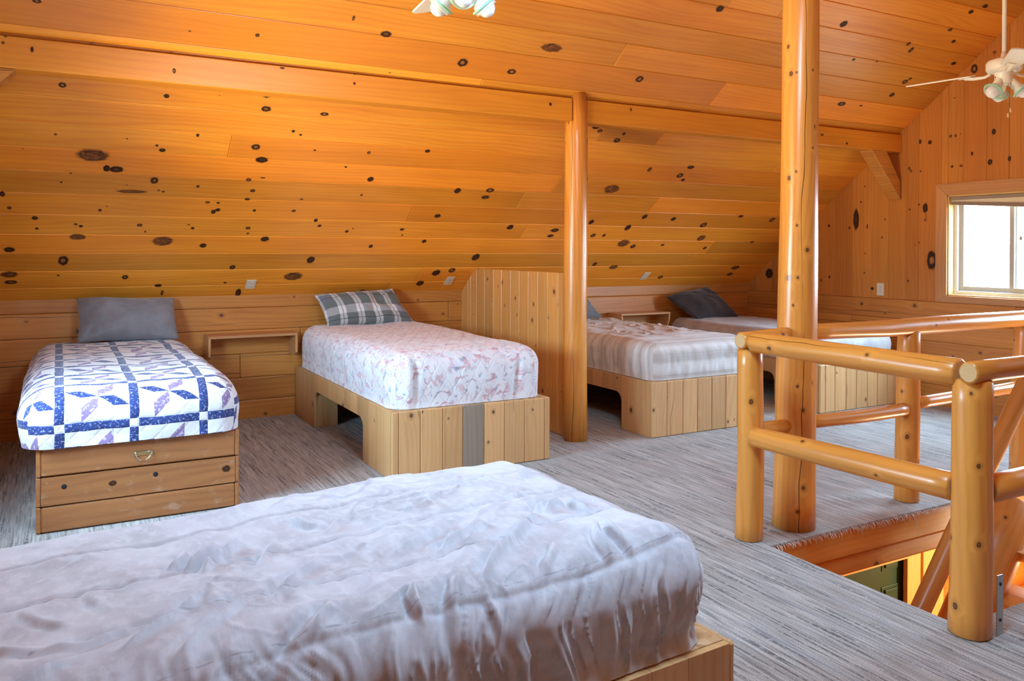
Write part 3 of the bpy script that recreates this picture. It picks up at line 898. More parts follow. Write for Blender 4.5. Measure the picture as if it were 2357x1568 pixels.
# post standing against the beam at the end of the partition
pp = MB()
PPX, PPY = 3.578, 5.405
P = [(PPX + .004, PPY, 0.0), (PPX, PPY, .5), (PPX - .004, PPY, 1.0), (PPX - .002, PPY, 1.5), (PPX, PPY, 2.0), (PPX, PPY, 2.4), (PPX, PPY, ceil_z(PPY))]
pp.tube(P, [.098, .095, .093, .092, .09, .09, .09], 28, 0, .035, 5, zcut=lambda x, y: ceil_z(y) - .004, capmat=1)
tag(pp.build('log_post', [M['log'], M['logend']], loc=(PPX, PPY, 0)), 'peeled log post at the end of the board partition under the ceiling beam', 'post')

# big post up to the ridge
BPX, BPY = 3.51, 3.14
P = [(BPX - .012, BPY, 0), (BPX - .008, BPY, .12), (BPX + .0, BPY, .5), (BPX + .012, BPY, 1.1), (BPX + .022, BPY, 1.9), (BPX + .03, BPY, 2.8), (BPX + .035, BPY, ZRIDGE - .1)]
bp = MB()
Pn = np.array(P); tt = np.linspace(0, 1, 30); zz = np.interp(tt, [0, 1], [0, P[-1][2]])
Pi = [(np.interp(z, Pn[:, 2], Pn[:, 0]), BPY, z) for z in zz]
bp.tube(Pi, [np.interp(z, [0, .25, .9, 2.0, 4.4], [.113, .108, .104, .098, .09]) for z in zz], 32, 0, .04, 9, zcut=lambda x, y: ceil_z(y) - .004)
tag(bp.build('log_post', [M['log'], M['logend']], loc=(BPX, BPY, 0)), 'tall thick peeled log post beside the railing corner rising to the ridge', 'post')

# ---- railing of peeled logs round the stairwell
rl = thing('log_railing', 'peeled log railing of posts and double rails around the stairwell', 'railing', (3.15, 3.11, 0))
RY, RX = 3.12, 3.125
roundlog('post', LOG, [(3.145, 3.115, 0), (3.15, 3.115, .5), (3.15, 3.115, .99)], [.070, .068, .064], rl, 1, steps=12)
roundlog('post', LOG, [(3.128, 1.925, 0), (3.14, 1.93, .5), (3.155, 1.935, .995)], [.078, .076, .072], rl, 2, steps=12)
roundlog('post', LOG, [(4.46, 3.14, 0), (4.47, 3.14, .5), (4.48, 3.14, 1.02)], [.070, .067, .064], rl, 3, steps=12)
roundlog('post', LOG, [(5.70, 3.16, 0), (5.71, 3.16, .5), (5.72, 3.15, 1.02)], [.072, .068, .064], rl, 4, steps=12)
roundlog('top_rail', LOG, [(3.07, RY - .01, 1.035), (3.42, RY, 1.045)], [.043, .045], rl, 5, steps=6)
roundlog('top_rail', LOG, [(3.60, RY, 1.055), (4.2, RY, 1.045), (4.8, RY, 1.05), (6.7, RY, 1.05)], [.042, .05, .053, .055], rl, 6, steps=26, rough=.05)
roundlog('top_rail', LOG, [(RX, 3.07, 1.03), (RX, 1.965, 1.018)], [.053, .056], rl, 7, steps=14)
roundlog('top_rail', LOG, [(3.075, 1.905, 1.03), (3.4, 1.905, 1.03), (6.5, 1.905, 1.03)], [.042, .044, .05], rl, 8, steps=26, rough=.05)
roundlog('lower_rail', LOG, [(3.20, RY, .56), (3.43, RY, .56)], [.036, .036], rl, 9, steps=6)
roundlog('lower_rail', LOG, [(3.595, RY, .56), (4.0, RY, .555), (4.41, RY, .555)], [.036, .038, .04], rl, 10, steps=12, rough=.05)
roundlog('lower_rail', LOG, [(4.53, RY, .585), (5.66, RY, .60)], [.036, .036], rl, 11, steps=14, rough=.05)
roundlog('lower_rail', LOG, [(5.78, RY, .60), (6.7, RY, .60)], [.036, .036], rl, 16, steps=10, rough=.05)
roundlog('lower_rail', LOG, [(RX, 3.06, .545), (RX, 1.985, .56)], [.052, .057], rl, 12, steps=14)
roundlog('lower_rail', LOG, [(3.21, 1.915, .555), (6.5, 1.915, .555)], [.055, .06], rl, 13, steps=20, rough=.05)
st = MB(); st.box(3.198, 3.237, 1.858, 1.863, .0, .235, 2)
for z in (.06, .20): st.lathe([(.0, .004), (.006, .003), (.0075, 0)], (3.218, 1.858, z), (0, -1, 0), 10, 1)
st.build('metal_strap', [M['steel'], M['rubber']], rl, bevel=.001)['label'] = 'flat galvanised strap with screws at the foot of the nearest post'

# ---- rim timbers and everything seen down the stairwell
rb = MB(); rb.box(HX0 - .15, HX1 + .1, HY1 + .012, HY1 + .15, -.165, -.0125, 0)
tag(rb.build('rim_timber', [M['rimbeam']], bevel=.008, loc=(4.7, 3.06, -.1)), 'upper orange floor timber just under the frayed carpet edge', 'floor timber', 'floor timbers at the stairwell')
rb = MB(); rb.box(HX0 - .15, HX1 + .1, HY1 + .03, HY1 + .15, -.275, -.167, 0)
tag(rb.build('rim_timber', [M['rimbeam']], bevel=.012, loc=(4.7, 3.06, -.22)), 'lower floor timber under the first, over the green door', 'floor timber', 'floor timbers at the stairwell')

LZ = -2.9; YD = 4.0
lw = MB()
z = LZ; k = 0
while z < -.25:
    r = .125
    lw.tube([(6.10, YD + .12, z + r), (6.8, YD + .12, z + r), (XR + .1, YD + .12, z + r)], .142, 24, 0, .02, k)
    lw.tube([(2.0, YD + .12, z + r), (3.5, YD + .12, z + r), (4.76, YD + .12, z + r)], .142, 24, 0, .02, k + 40)
    z += .25; k += 1
z = LZ + 2.25
while z < -.15:
    lw.tube([(4.76, YD + .125, z + .125), (6.10, YD + .125, z + .125)], .135, 24, 0, .02, k); z += .25; k += 1
struct(lw.build('wall_lower_back', [M['log']]))
lo = MB()
lo.box(2.0, XR + .1, .6, YD + .3, LZ - .1, LZ, 0)
lo.box(2.0, XR + .1, YD + .27, YD + .33, LZ, -.2, 0); lo.box(1.95, 2.05, .6, YD + .3, LZ, -.2, 1); lo.box(2.0, XR + .1, .55, .62, LZ, -.2, 0); lo.box(XR, XR + .1, .6, YD + .3, LZ, -.02, 1)
struct(lo.build('wall_lower_side', [M['timber']]))
d = struct(thing('door_1', None, None, (5.2, YD, LZ)))
dm = MB(); DX0, DX1, DT = 4.80, 5.70, -.80
dm.box(DX0, DX1, YD + .035, YD + .075, LZ, DT, 2)
dm.build('slab', [M['green']], d)
for x0, x1 in ((DX0 + .11, DX0 + .43), (5.44, DX1 - .06)):
    for z0, z1 in ((-.925, -.83), (-1.62, -1.045), (-2.7, -1.75)):
        pm = MB()
        pm.prism([(x0, z0), (x1, z0), (x1, z1), (x0, z1)], 0, .006, lambda a, b, e: (a, YD + .035 - e, b))
        i = .03
        pm.box(x0 + i, x1 - i, YD + .016, YD + .031, z0 + i * .8, z1 - i * .8, 2)
        pm.build('panel', [M['green']], d, bevel=.008)
tm = MB()
tm.prism([(5.66, LZ), (5.82, LZ), (5.82, -.785 + .075), (5.66, -.785 - .06)], 0, .035, lambda a, b, e: (a, YD - .03 + e, b), 'b')
tm.prism([(4.68, -.785 + .075), (4.84, -.785 - .06), (5.66, -.785 - .06), (5.82, -.785 + .075)], 0, .035, lambda a, b, e: (a, YD - .03 + e, b), 'a')
tm.prism([(4.68, LZ), (4.84, LZ), (4.84, -.785 - .06), (4.68, -.785 + .075)], 0, .035, lambda a, b, e: (a, YD - .03 + e, b), 'b')
tm.build('casing', [M['doortrim']], d, bevel=.003)
wb = MB(); wb.box(5.845, 6.10, YD - .035, YD + .02, LZ, -.25, 2)
struct(wb.build('trim_1', [M['doortrim']], bevel=.003))

# stairs
sr = thing('log_staircase', 'log staircase with half log treads going down the stairwell', 'staircase', (4.6, 2.45, -.5))
roundlog('handrail', [M['logdark'], M['logend']], [(5.45, 2.80, 1.10), (4.109, 2.80, -.444), (2.75, 2.80, -2.0)], [.052, .052, .055], sr, 21, steps=14, n=20)
for yy in (2.16, 2.78):
    roundlog('stringer', [M['logdark'], M['logend']], [(4.95, yy, .0 if yy > 2.5 else .02), (4.30, yy, -.78), (2.95, yy, -2.4)], [.13, .13, .135], sr, int(yy * 10), steps=12)
for k in range(8):
    tx, tz = 4.90 - .2 * k, -.20 - .235 * k
    tr = MB()
    poly = [(tx - .16 + .32 * q / 8, tz - .10 * math.sin(PI * q / 8)) for q in range(9)][::-1]
    tr.prism(poly[::-1], 2.03, 2.90, lambda a, b, e: (a, e, b), 'd')
    tr.build('tread', [M['logdark']], sr, bevel=.004)

# ---- partition of vertical boards
pt = MB(); ye = [7.45, 7.30, 7.235, 7.11, 6.94, 6.76, 6.60, 6.43, 6.27, 6.11, 5.95, 5.79, 5.63, 5.47]
for y1, y0 in zip(ye, ye[1:]):
    ta = min(1.315, ceil_z(y0) - .006); tb = min(1.315, ceil_z(y1) - .006)
    pt.prism([(y0 + .0006, .003), (y1 - .0006, .003), (y1 - .0006, tb), (y0 + .0006, ta)], 0, .028, lambda a, b, e: (3.555 + e, a, b), 'b')
tag(pt.build('partition_panel', [M['panel']], bevel=.004, seg=1, loc=(3.57, 6.5, 0)), 'low partition of vertical knotty pine boards beside the floral bed', 'partition')


# ---- outlets
def outlet(label, c, ua, va, na, group=None):
    t = thing('wall_outlet', label, 'outlet', tuple(c), group=group)
    c, ua, va, na = (np.array(q, float) for q in (c, ua, va, na))
    m = MB(); m.obox(c + na * .0035, (ua, va, na), (.041, .064, .0035), 1, 0, False); m.build('cover_plate', [M['ivory']], t, bevel=.003)
    for s_ in (-1, 1):
        m = MB(); m.obox(c + na * .0085 + va * s_ * .024, (ua, va, na), (.018, .0155, .0015), 1, 0, False)
        r_ = m.build('receptacle', [M['ivory']], t, bevel=.005)
        k = MB()
        for o_, h in ((-.007, .006), (.007, .005)): k.obox(c + na * .0102 + va * s_ * .024 + ua * o_ + va * .003, (ua, va, na), (.0012, h, .0005), 1, 0, False)
        k.build('slot', [M['ivorydark']], r_)
    m = MB(); m.lathe([(.0, .002), (.003, .0015), (.0035, 0)], c + na * .007, na, 8); m.build('screw', [M['brass']], t)


outlet('ivory outlet on the sloped ceiling above the shelf by the patchwork quilt', on_slope(1.466, (YB - 7.314) * KL), EX, ES, EN)
outlet('ivory outlet on the sloped ceiling just left of the board partition', on_slope(3.358, (YB - 7.313) * KL), EX, ES, EN)
outlet('ivory outlet on the sloped ceiling right of the partition post', on_slope(5.757, (YB - 7.291) * KL), EX, ES, EN)
outlet('ivory outlet on the vertical boards left of the window', (XR - .0, 5.581, 1.10), (0, 1, 0), (0, 0, 1), (-1, 0, 0))


# ---- wall shelves
def shelf(label, x0, x1, zt, yf, drop, cut):
    t = thing('wall_shelf', label, 'shelf', ((x0 + x1) / 2, YB, zt))
    m = MB(); m.box(x0, x1, yf, YB - .004, zt - .022, zt, 0); m.build('top_board', [M['trimpine']], t, bevel=.002)
    for x in (x0, x1 - .02):
        m = MB()
        p = [(yf + .004, zt - .0225), (yf + .004, zt - .0225 - cut), (yf + .06, zt - drop), (YB - .004, zt - drop), (YB - .004, zt - .0225)]
        m.prism(p, x, x + .02, lambda a, b, e: (e, a, b), 'a'); m.build('side_bracket', [M['trimpine']], t, bevel=.002)


shelf('small open wooden wall shelf between the patchwork quilt bed and the floral bed', 1.10, 1.845, .765, 7.19, .20, .15)
shelf('small open wooden wall shelf between the two beds beyond the partition', 5.36, 6.04, .805, 7.19, .20, .06)


# =================================================================== BEDS
def plank_bed(label, w, L, edges, dark, loc, rz=0.0, top=.447, arch=(.57, 1.82), arch_z=.31):
    """plank platform: front at local y = 0, head at y = L; edges = board joints across the front"""
    t = thing('platform_bed', label, 'bed', loc, rz, 'plank platform beds')
    R = Matrix.Translation(loc) @ Matrix.Rotation(rz, 4, 'Z')
    def fin(m, name, mats, **k):
        m.v = [tuple(R @ Vector(v)) for v in m.v]
        return m.build(name, mats, t, **k)
    m = MB()
    for i, (a, b) in enumerate(zip(edges, edges[1:])):
        m.box(a + .0006, b - .0006, 0, .022, .002, top - .003, 2, 1 if i == dark else 0)
    fin(m, 'front_panel', [M['bedpine'], M['bedgray']], bevel=.006, seg=1)
    for x0, arched in ((0, True), (w - .022, False)):
        m = MB(); y = .0225
        while y < L - .01:
            e = min(y + random.uniform(.125, .16), L)
            if L - e < .06: e = L
            if arched and y < arch[0] < e: e = arch[0]
            if arched and y < arch[1] < e: e = arch[1]
            z0 = arch_z if arched and arch[0] - 1e-6 <= y < arch[1] - 1e-6 else .002
            m.box(x0, x0 + .022, y + .0006, e - .0006, z0, top - .003, 2, 0)
            y = e
        if arched:
            for yc, sg in ((arch[0], 1), (arch[1], -1)):
                q = .085
                arc = [(yc + sg * (q - q * math.cos(a)), arch_z - q + q * math.sin(a)) for a in [i * PI / 2 / 8 for i in range(9)]]
                poly = [(yc - sg * .001, arch_z + .0)] + arc[::-1] if sg > 0 else [(yc + .001, arch_z)] + arc
                m.prism(poly, x0 + .001, x0 + .021, lambda a, b, d: (d, a, b), 'a')
        fin(m, 'side_panel', [M['bedpine']], bevel=.006, seg=1)
    for yc in arch:
        m = MB(); m.box(.024, .20, yc - .0 if yc > 1 else yc - .02, yc + .02 if yc > 1 else yc, .002, top - .03, 2)
        fin(m, 'inner_brace', [M['bedpine']])
    m = MB(); m.box(.0225, w - .0225, .0225, L - .004, top - .022, top - .001, 1); fin(m, 'deck', [M['osb']])
    return t


def uniq(a, b, n): return [a + (b - a) * i / n for i in range(n + 1)]


plank_bed('pale plank platform bed under the pink floral bedspread', 1.20, 2.44, [0, .048, .20, .36, .51, .672, .83, .99, 1.155, 1.20], 4, (1.885, 4.985, 0))
plank_bed('pale plank platform bed just right of the partition post', 1.20, 2.28, [0, .158, .322, .478, .634, .79, .92, 1.06, 1.20], -1, (4.13, 5.14, 0), arch=(.40, 1.75))
plank_bed('pale plank platform bed in the corner by the window wall', 1.14, 2.22, [0, .07, .20, .353, .498, .656, .80, .95, 1.09, 1.14], -1, (6.12, 5.185, 0), arch=(.55, 1.7))
plank_bed('pale plank platform bed in front under the grey velvet blanket', 1.08, 2.18, [0, .05, .19, .34, .50, .65, .80, .95, 1.08], -1, (1.60, 1.632, 0), PI / 2 + .065)

# chest bed on the left
cb = thing('chest_bed', 'old chest bed with three wide worn boards and a ring handle', 'bed', (.41, 4.93, 0))
CX0, CX1, CY = -.10, .925, 4.93
zs = [.002, .142, .297, .452]
for i, (a, b) in enumerate(zip(zs, zs[1:])):
    m = MB(); m.box(CX0 + .024, CX1 - .024, CY, CY + .024, a + .0035, b - .0035, 0)
    if i == 1:
        for hx, hz in ((.03, .238), (.476, .245)): m.lathe([(.0, .0009), (.0135, .0009), (.0135, 0)], (hx, CY, hz), (0, -1, 0), 18, 1)
        m.disc((.853, CY - .0012, .229), (.022, 0, 0), (0, 0, .018), 2); m.disc((.262, CY - .0012, .225), (.018, 0, 0), (0, 0, .014), 2)
    fb = m.build('front_board', [M['chest'], M['black'], M['knot']], cb, bevel=.007, seg=1)
    if i == 2:
        hd = MB(); hz = .372
        hd.box(.365, .462, CY - .004, CY - .0005, hz - .012, hz + .012)
        for q in (.375, .452): hd.tube([(q, CY - .003, hz + .009), (q, CY - .0095, hz + .009)], .004, 8)
        hd.build('handle_plate', [M['brass']], fb)
        hd = MB()
        ring = [(.4135 - .0425 * math.cos(a), CY - .013 - .004 * math.sin(a), hz + .010 - .046 * math.sin(a)) for a in [k * PI / 14 for k in range(15)]]
        hd.tube(ring + [(.452, CY - .013, hz + .0105), (.42, CY - .013, hz + .0105), (.375, CY - .013, hz + .0105), (.3712, CY - .013, hz + .010)][1:], .0033, 8)
        hd.build('handle', [M['nickel']], fb)
for x in (CX0, CX1 - .024):
    m = MB()
    for a, b in zip(zs, zs[1:]): m.box(x, x + .0235, CY + .001, 7.40, a + .002, b - .002, 1)
    m.build('side_panel', [M['chest']], cb, bevel=.005, seg=1)
m = MB(); m.box(CX0 + .026, CX1 - .026, CY + .026, 7.40, .425, .4495, 1); m.build('deck', [M['chest']], cb)


# ---- soft goods
def bedding(name, mat, x0, x1, y0, y1, z0, z1, r, res, disp, loc=None, bulge=.02, post=None):
    nx, ny = int((x1 - x0) / res) + 2, int((y1 - y0) / res) + 2; nz = max(6, int((z1 - z0) / res) + 2)
    V, F, UV = [], [], []
    def grid(fn, uvf, na, nb, flip):
        b = len(V)
        for i in range(na):
            for j in range(nb): V.append(fn(i / (na - 1), j / (nb - 1)))
        for i in range(na - 1):
            for j in range(nb - 1):
                q = [b + i * nb + j, b + (i + 1) * nb + j, b + (i + 1) * nb + j + 1, b + i * nb + j + 1]
                F.append(q[::-1] if flip else q)
    X = lambda s: x0 + (x1 - x0) * s
    Y = lambda s: y0 + (y1 - y0) * s
    Z = lambda s: z0 + (z1 - z0) * s
    nf = []
    grid(lambda s, t: (X(s), Y(t), z1), None, nx, ny, False); nf.append(len(F))
    grid(lambda s, t: (X(s), y0, Z(t)), None, nx, nz, False); nf.append(len(F))
    grid(lambda s, t: (X(s), y1, Z(t)), None, nx, nz, True); nf.append(len(F))
    grid(lambda s, t: (x0, Y(s), Z(t)), None, ny, nz, True); nf.append(len(F))
    grid(lambda s, t: (x1, Y(s), Z(t)), None, ny, nz, False); nf.append(len(F))
    P = np.array(V)
    lo = np.array([x0 + r, y0 + r, z0]); hi = np.array([x1 - r, y1 - r, z1 - r])
    q = np.clip(P, lo, hi); N = P - q; ln = np.linalg.norm(N, axis=1); N = N / np.maximum(ln, 1e-9)[:, None]
    Q = q + N * r
    h = (Q[:, 2] - z0) / (z1 - z0)
    side = 1 - N[:, 2]
    out = bulge * (np.sin(np.clip(h, 0, 1) * PI) ** .7 - .6) * np.clip(side, 0, 1)
    D = out + disp(Q, N, h)
    fade = np.clip(h * 6, 0, 1)
    Q2 = Q + N * (np.where(D > 0, D, D * 1.0) * (fade * .8 + .2))[:, None]
    Q2[:, 2] = np.maximum(Q2[:, 2], z0)
    if post is not None: Q2 = post(Q2)
    me = bpy.data.meshes.new(name)
    me.from_pydata([tuple(v) for v in Q2], [], F)
    uvl = me.uv_layers.new(name='UVMap')
    kinds = np.zeros(len(F), int)
    for k in range(1, 5): kinds[nf[k - 1]:nf[k]] = k
    arr = []
    for fi, f in enumerate(F):
        k = kinds[fi]
        for vi in f:
            p = P[vi]; d = z1 - p[2]
            arr += [(p[0], p[1]), (p[0], y0 - d), (p[0], y1 + d), (x0 - d, p[1]), (x1 + d, p[1])][k]
    uvl.data.foreach_set('uv', arr)
    import bmesh
    b = bmesh.new(); b.from_mesh(me); bmesh.ops.remove_doubles(b, verts=b.verts, dist=1e-5); bmesh.ops.recalc_face_normals(b, faces=b.faces); b.to_mesh(me); b.free()
    me.polygons.foreach_set('use_smooth', [True] * len(me.polygons))
    me.materials.append(mat)
    o = bpy.data.objects.new(name, me); COL.objects.link(o)
    return o


def creases(Q, segs, amp=.018, w=.012):
    """sharp cloth folds along given segments: a ridge beside a valley"""
    h = np.zeros(len(Q))
    for s in segs:
        a = np.array(s[:2]); b = np.array(s[2:4]); k = s[4] if len(s) > 4 else 1.0
        d = b - a; L = np.linalg.norm(d); d /= L; n = np.array([-d[1], d[0]])
        rel = Q[:, :2] - a; t = rel @ d / L; x = rel @ n / w
        x = x + .5 * np.sin(t * 5 + a[0] * 9)
        env = np.clip(np.minimum(t + .15, 1.15 - t) * 3.2, 0, 1); env = env * env * (3 - 2 * env)
        h += amp * k * env * (np.exp(-(x - .5) ** 2) * 1.15 - .75 * np.exp(-((x + 1.0) ** 2)))
    return h


def quilt_disp(Q, N, h):
    p = np.stack([Q[:, 0] * 4, Q[:, 1] * 4, Q[:, 2] * 4], 1)
    lump = fbm(p, 3) * .010
    puff = np.abs(np.sin((Q[:, 0] + Q[:, 1]) * 9 * PI)) * .0015
    roll = np.where(h < .14, .010 * (1 - h / .14), 0) * (1 - N[:, 2])
    bulk = .02 * np.clip(-(Q[:, 0] - .1) / .3, 0, 1) * (1 - N[:, 2])
    return lump + puff + roll + bulk


tag(bedding('patchwork_quilt', M['quilt'], -.165, .935, 4.885, 7.36, .452, .765, .15, .014, quilt_disp), 'white patchwork quilt with blue sashing and purple blades on the chest bed', 'quilt')


def floral_disp(Q, N, h):
    p = np.stack([Q[:, 0] * 3.2, Q[:, 1] * 3.2, Q[:, 2] * 3.2], 1)
    lump = fbm(p, 3) * .011
    s = 1 - N[:, 2]
    # corner tucks at the foot
    tuck = -.030 * np.exp(-(((Q[:, 0] - 2.06) / .022) ** 2)) * np.clip(s * 2, 0, 1) * np.exp(-(((h - .40) / .45) ** 4)) * (Q[:, 1] < 5.3)
    tuck += .016 * np.exp(-(((Q[:, 0] - 2.02) / .03) ** 2)) * np.clip(s * 2, 0, 1) * (Q[:, 1] < 5.3)
    tuck += -.022 * np.exp(-(((Q[:, 0] - 2.84 - (h - .5) * .06) / .02) ** 2)) * np.clip(s * 2, 0, 1) * (Q[:, 1] < 5.3) * (h < .75)
    fold = fbm(np.stack([Q[:, 0] * 9 + Q[:, 1] * 9, h * 1.3, Q[:, 0] * 0], 1), 2) * .007 * np.clip(s * 1.6, 0, 1)
    return lump + tuck + fold


tag(bedding('bedspread', M['floral'], 1.90, 3.055, 5.015, 7.38, .449, .82, .13, .013, floral_disp), 'white bedspread with pink and grey flowers on the bed beside the partition', 'bedspread')


def sheet_disp(Q, N, h):
    s = 1 - N[:, 2]
    lump = fbm(np.stack([Q[:, 0] * 5, Q[:, 1] * 5, Q[:, 2] * 5], 1), 3) * .009
    fold = fbm(np.stack([(Q[:, 0] + Q[:, 1]) * 16, h * 1.6, Q[:, 0] * 2], 1), 3) * .010 * np.clip(s * 1.6, 0, 1)
    sw = fbm(np.stack([Q[:, 0] * 3 + Q[:, 1] * 5, Q[:, 0] * 9 - Q[:, 1] * 3.2, Q[:, 2] * 0 + 4], 1), 2)
    tops = (np.clip(1 - np.abs(sw) * 3.2, 0, 1) ** 2) * .015 * N[:, 2] * np.clip((Q[:, 1] - 5.4) * 2, 0, 1)
    return lump + fold + tops


tag(bedding('bed_cover', M['stripe'], 4.155, 5.30, 5.165, 7.36, .449, .755, .10, .014, sheet_disp), 'rumpled beige striped cover on the bed right of the partition post', 'bed cover')
tag(bedding('bed_cover', M['check'], 6.145, 7.225, 5.215, 7.36, .449, .725, .11, .016, lambda Q, N, h: fbm(np.stack([Q[:, 0] * 4, Q[:, 1] * 4, Q[:, 2] * 4], 1), 3) * .008), 'grey checked cover on the corner bed by the window wall', 'bed cover')

# foreground blanket: seams with puckers, hand-laid creases, gathered side
CR = [(1.17, 1.99, .87, 1.74, 1.5), (1.27, 1.84, 1.20, 1.70, 1.2), (1.31, 1.85, 1.27, 1.69, 1.1), (1.30, 2.10, 1.22, 2.05, .9), (1.32, 2.08, 1.23, 2.02, 1.1),
      (1.36, 2.06, 1.34, 1.97, .9), (1.03, 2.03, .86, 1.93, 1.1), (.97, 2.10, .76, 1.98, .8), (.80, 1.74, .70, 1.62, 1.2), (.69, 1.75, .66, 1.68, 1.2),
      (.85, 1.68, .86, 1.56, 1.1), (.42, 2.25, .32, 2.10, 1.2), (.37, 2.27, .29, 2.14, 1.0), (.30, 2.25, .26, 2.17, .8), (.50, 2.20, .44, 2.06, .6),
      (-.12, 2.08, -.10, 1.92, .4), (-.10, 1.92, .03, 1.85, .4), (.03, 1.85, .14, 1.87, .35), (-.05, 2.1, .02, 1.95, .35), (.08, 2.12, .10, 1.98, .35),
      (-.15, 1.84, -.55, 1.62, .8), (.02, 1.80, -.30, 1.58, .8), (.30, 1.98, .12, 1.80, .7), (.36, 1.90, .20, 1.72, .6), (.72, 2.28, .64, 2.20, .7), (.60, 2.35, .64, 2.25, .6),
      (.55, 2.02, .40, 1.84, .7), (1.0, 2.30, .9, 2.24, .5), (1.10, 1.80, 1.02, 1.70, .9), (.50, 1.76, .34, 1.62, .8), (.25, 1.68, .12, 1.60, .8)]


def velvet_disp(Q, N, h):
    x, y = Q[:, 0], Q[:, 1]
    s = np.clip(1 - N[:, 2], 0, 1)
    front = np.clip(-N[:, 1], 0, 1); right = np.clip(N[:, 0], 0, 1)
    lump = fbm(np.stack([x * 3, y * 3, Q[:, 2] * 3], 1), 3) * .009 + fbm(np.stack([x * 11, y * 11, Q[:, 2] * 8], 1), 2) * .0028
    seam = np.zeros(len(Q)); puck = np.zeros(len(Q))
    for y0, sl in ((1.69, .03), (1.93, .05), (2.17, .04), (2.42, .02)):
        yl = y0 + sl * (x - 1.2) + .012 * np.sin(x * 5 + y0 * 7)
        d = (y - yl); top = np.clip(N[:, 2] * 1.5, 0, 1)
        seam -= .0055 * np.exp(-(d / .008) ** 2) * top
        pk = fbm(np.stack([x * 26 + y0 * 31, d * 4, x * 0], 1), 2)
        puck += pk * .0052 * np.exp(-(d / .055) ** 2) * top
    cr = creases(Q, CR) * np.clip(N[:, 2] * 1.3, 0, 1)
    msk = np.clip(fbm(np.stack([x * 2.1 + 5, y * 2.1, x * 0], 1), 2) * 1.6 + .25, 0, 1)
    rd = fbm(np.stack([x * 2.6 + y * 3.4, x * 7.5 - y * 6.0, x * 0 + 1], 1), 3)
    rd2 = fbm(np.stack([x * 9 + y * 5, x * 3 - y * 9.0, x * 0 + 6], 1), 3)
    cr += (np.clip(1 - np.abs(rd) * 5, 0, 1) ** 1.6 * .0055 + np.clip(1 - np.abs(rd2) * 6, 0, 1) ** 1.5 * .003) * msk * np.clip(N[:, 2] * 1.3, 0, 1)
    ang = x * 18 + fbm(np.stack([x * 3, h * 2, x * 0], 1), 2) * 1.0
    g1 = fbm(np.stack([ang, h * .9, x * 0 + 3], 1), 3)
    gather = (np.clip(g1, -.8, 1) * .017) * front * np.clip(1.15 - h * .55, 0, 1)
    rv = fbm(np.stack([ang * 1.5 + h * 1.2, h * .7, x * 0 + 13], 1), 3)
    gather += (np.clip(1 - np.abs(rv) * 4, 0, 1) ** 1.5 * .010 - .003) * front * np.clip(1.1 - h * .5, 0, 1)
    g2 = fbm(np.stack([y * 14, h * .9, y * 0 + 8], 1), 3)
    gather += g2 * .010 * right
    # deep tucks at the corner
    gather += -.02 * np.exp(-(((x - 1.50 + (1 - h) * .02) / .018) ** 2)) * front * np.clip((.9 - h) * 3, 0, 1) - .014 * np.exp(-(((x - 1.36 + h * .05) / .014) ** 2)) * front * np.clip((.8 - h) * 3, 0, 1)
    return lump + seam + puck + cr + gather


def askew(Q):
    # the bed stands a few degrees off square, and its wall side sags a little towards the camera on the left
    Q = Q.copy()
    Q[:, 1] -= .06 * np.clip(1.35 - Q[:, 0], -.1, 3) * np.clip((Q[:, 1] - 1.65) / 1.04, 0, 1)
    dx, dy = Q[:, 0] - 1.60, Q[:, 1] - 1.632
    c, s = math.cos(.065), math.sin(.065)
    Q[:, 0] = 1.60 + c * dx - s * dy; Q[:, 1] = 1.632 + s * dx + c * dy
    return Q


tag(bedding('blanket', M['velvet'], -.56, 1.55, 1.645, 2.675, .449, .755, .125, .0055, velvet_disp, bulge=.03, post=askew), 'wrinkled pale grey velvet blanket on the bed in front', 'blanket')


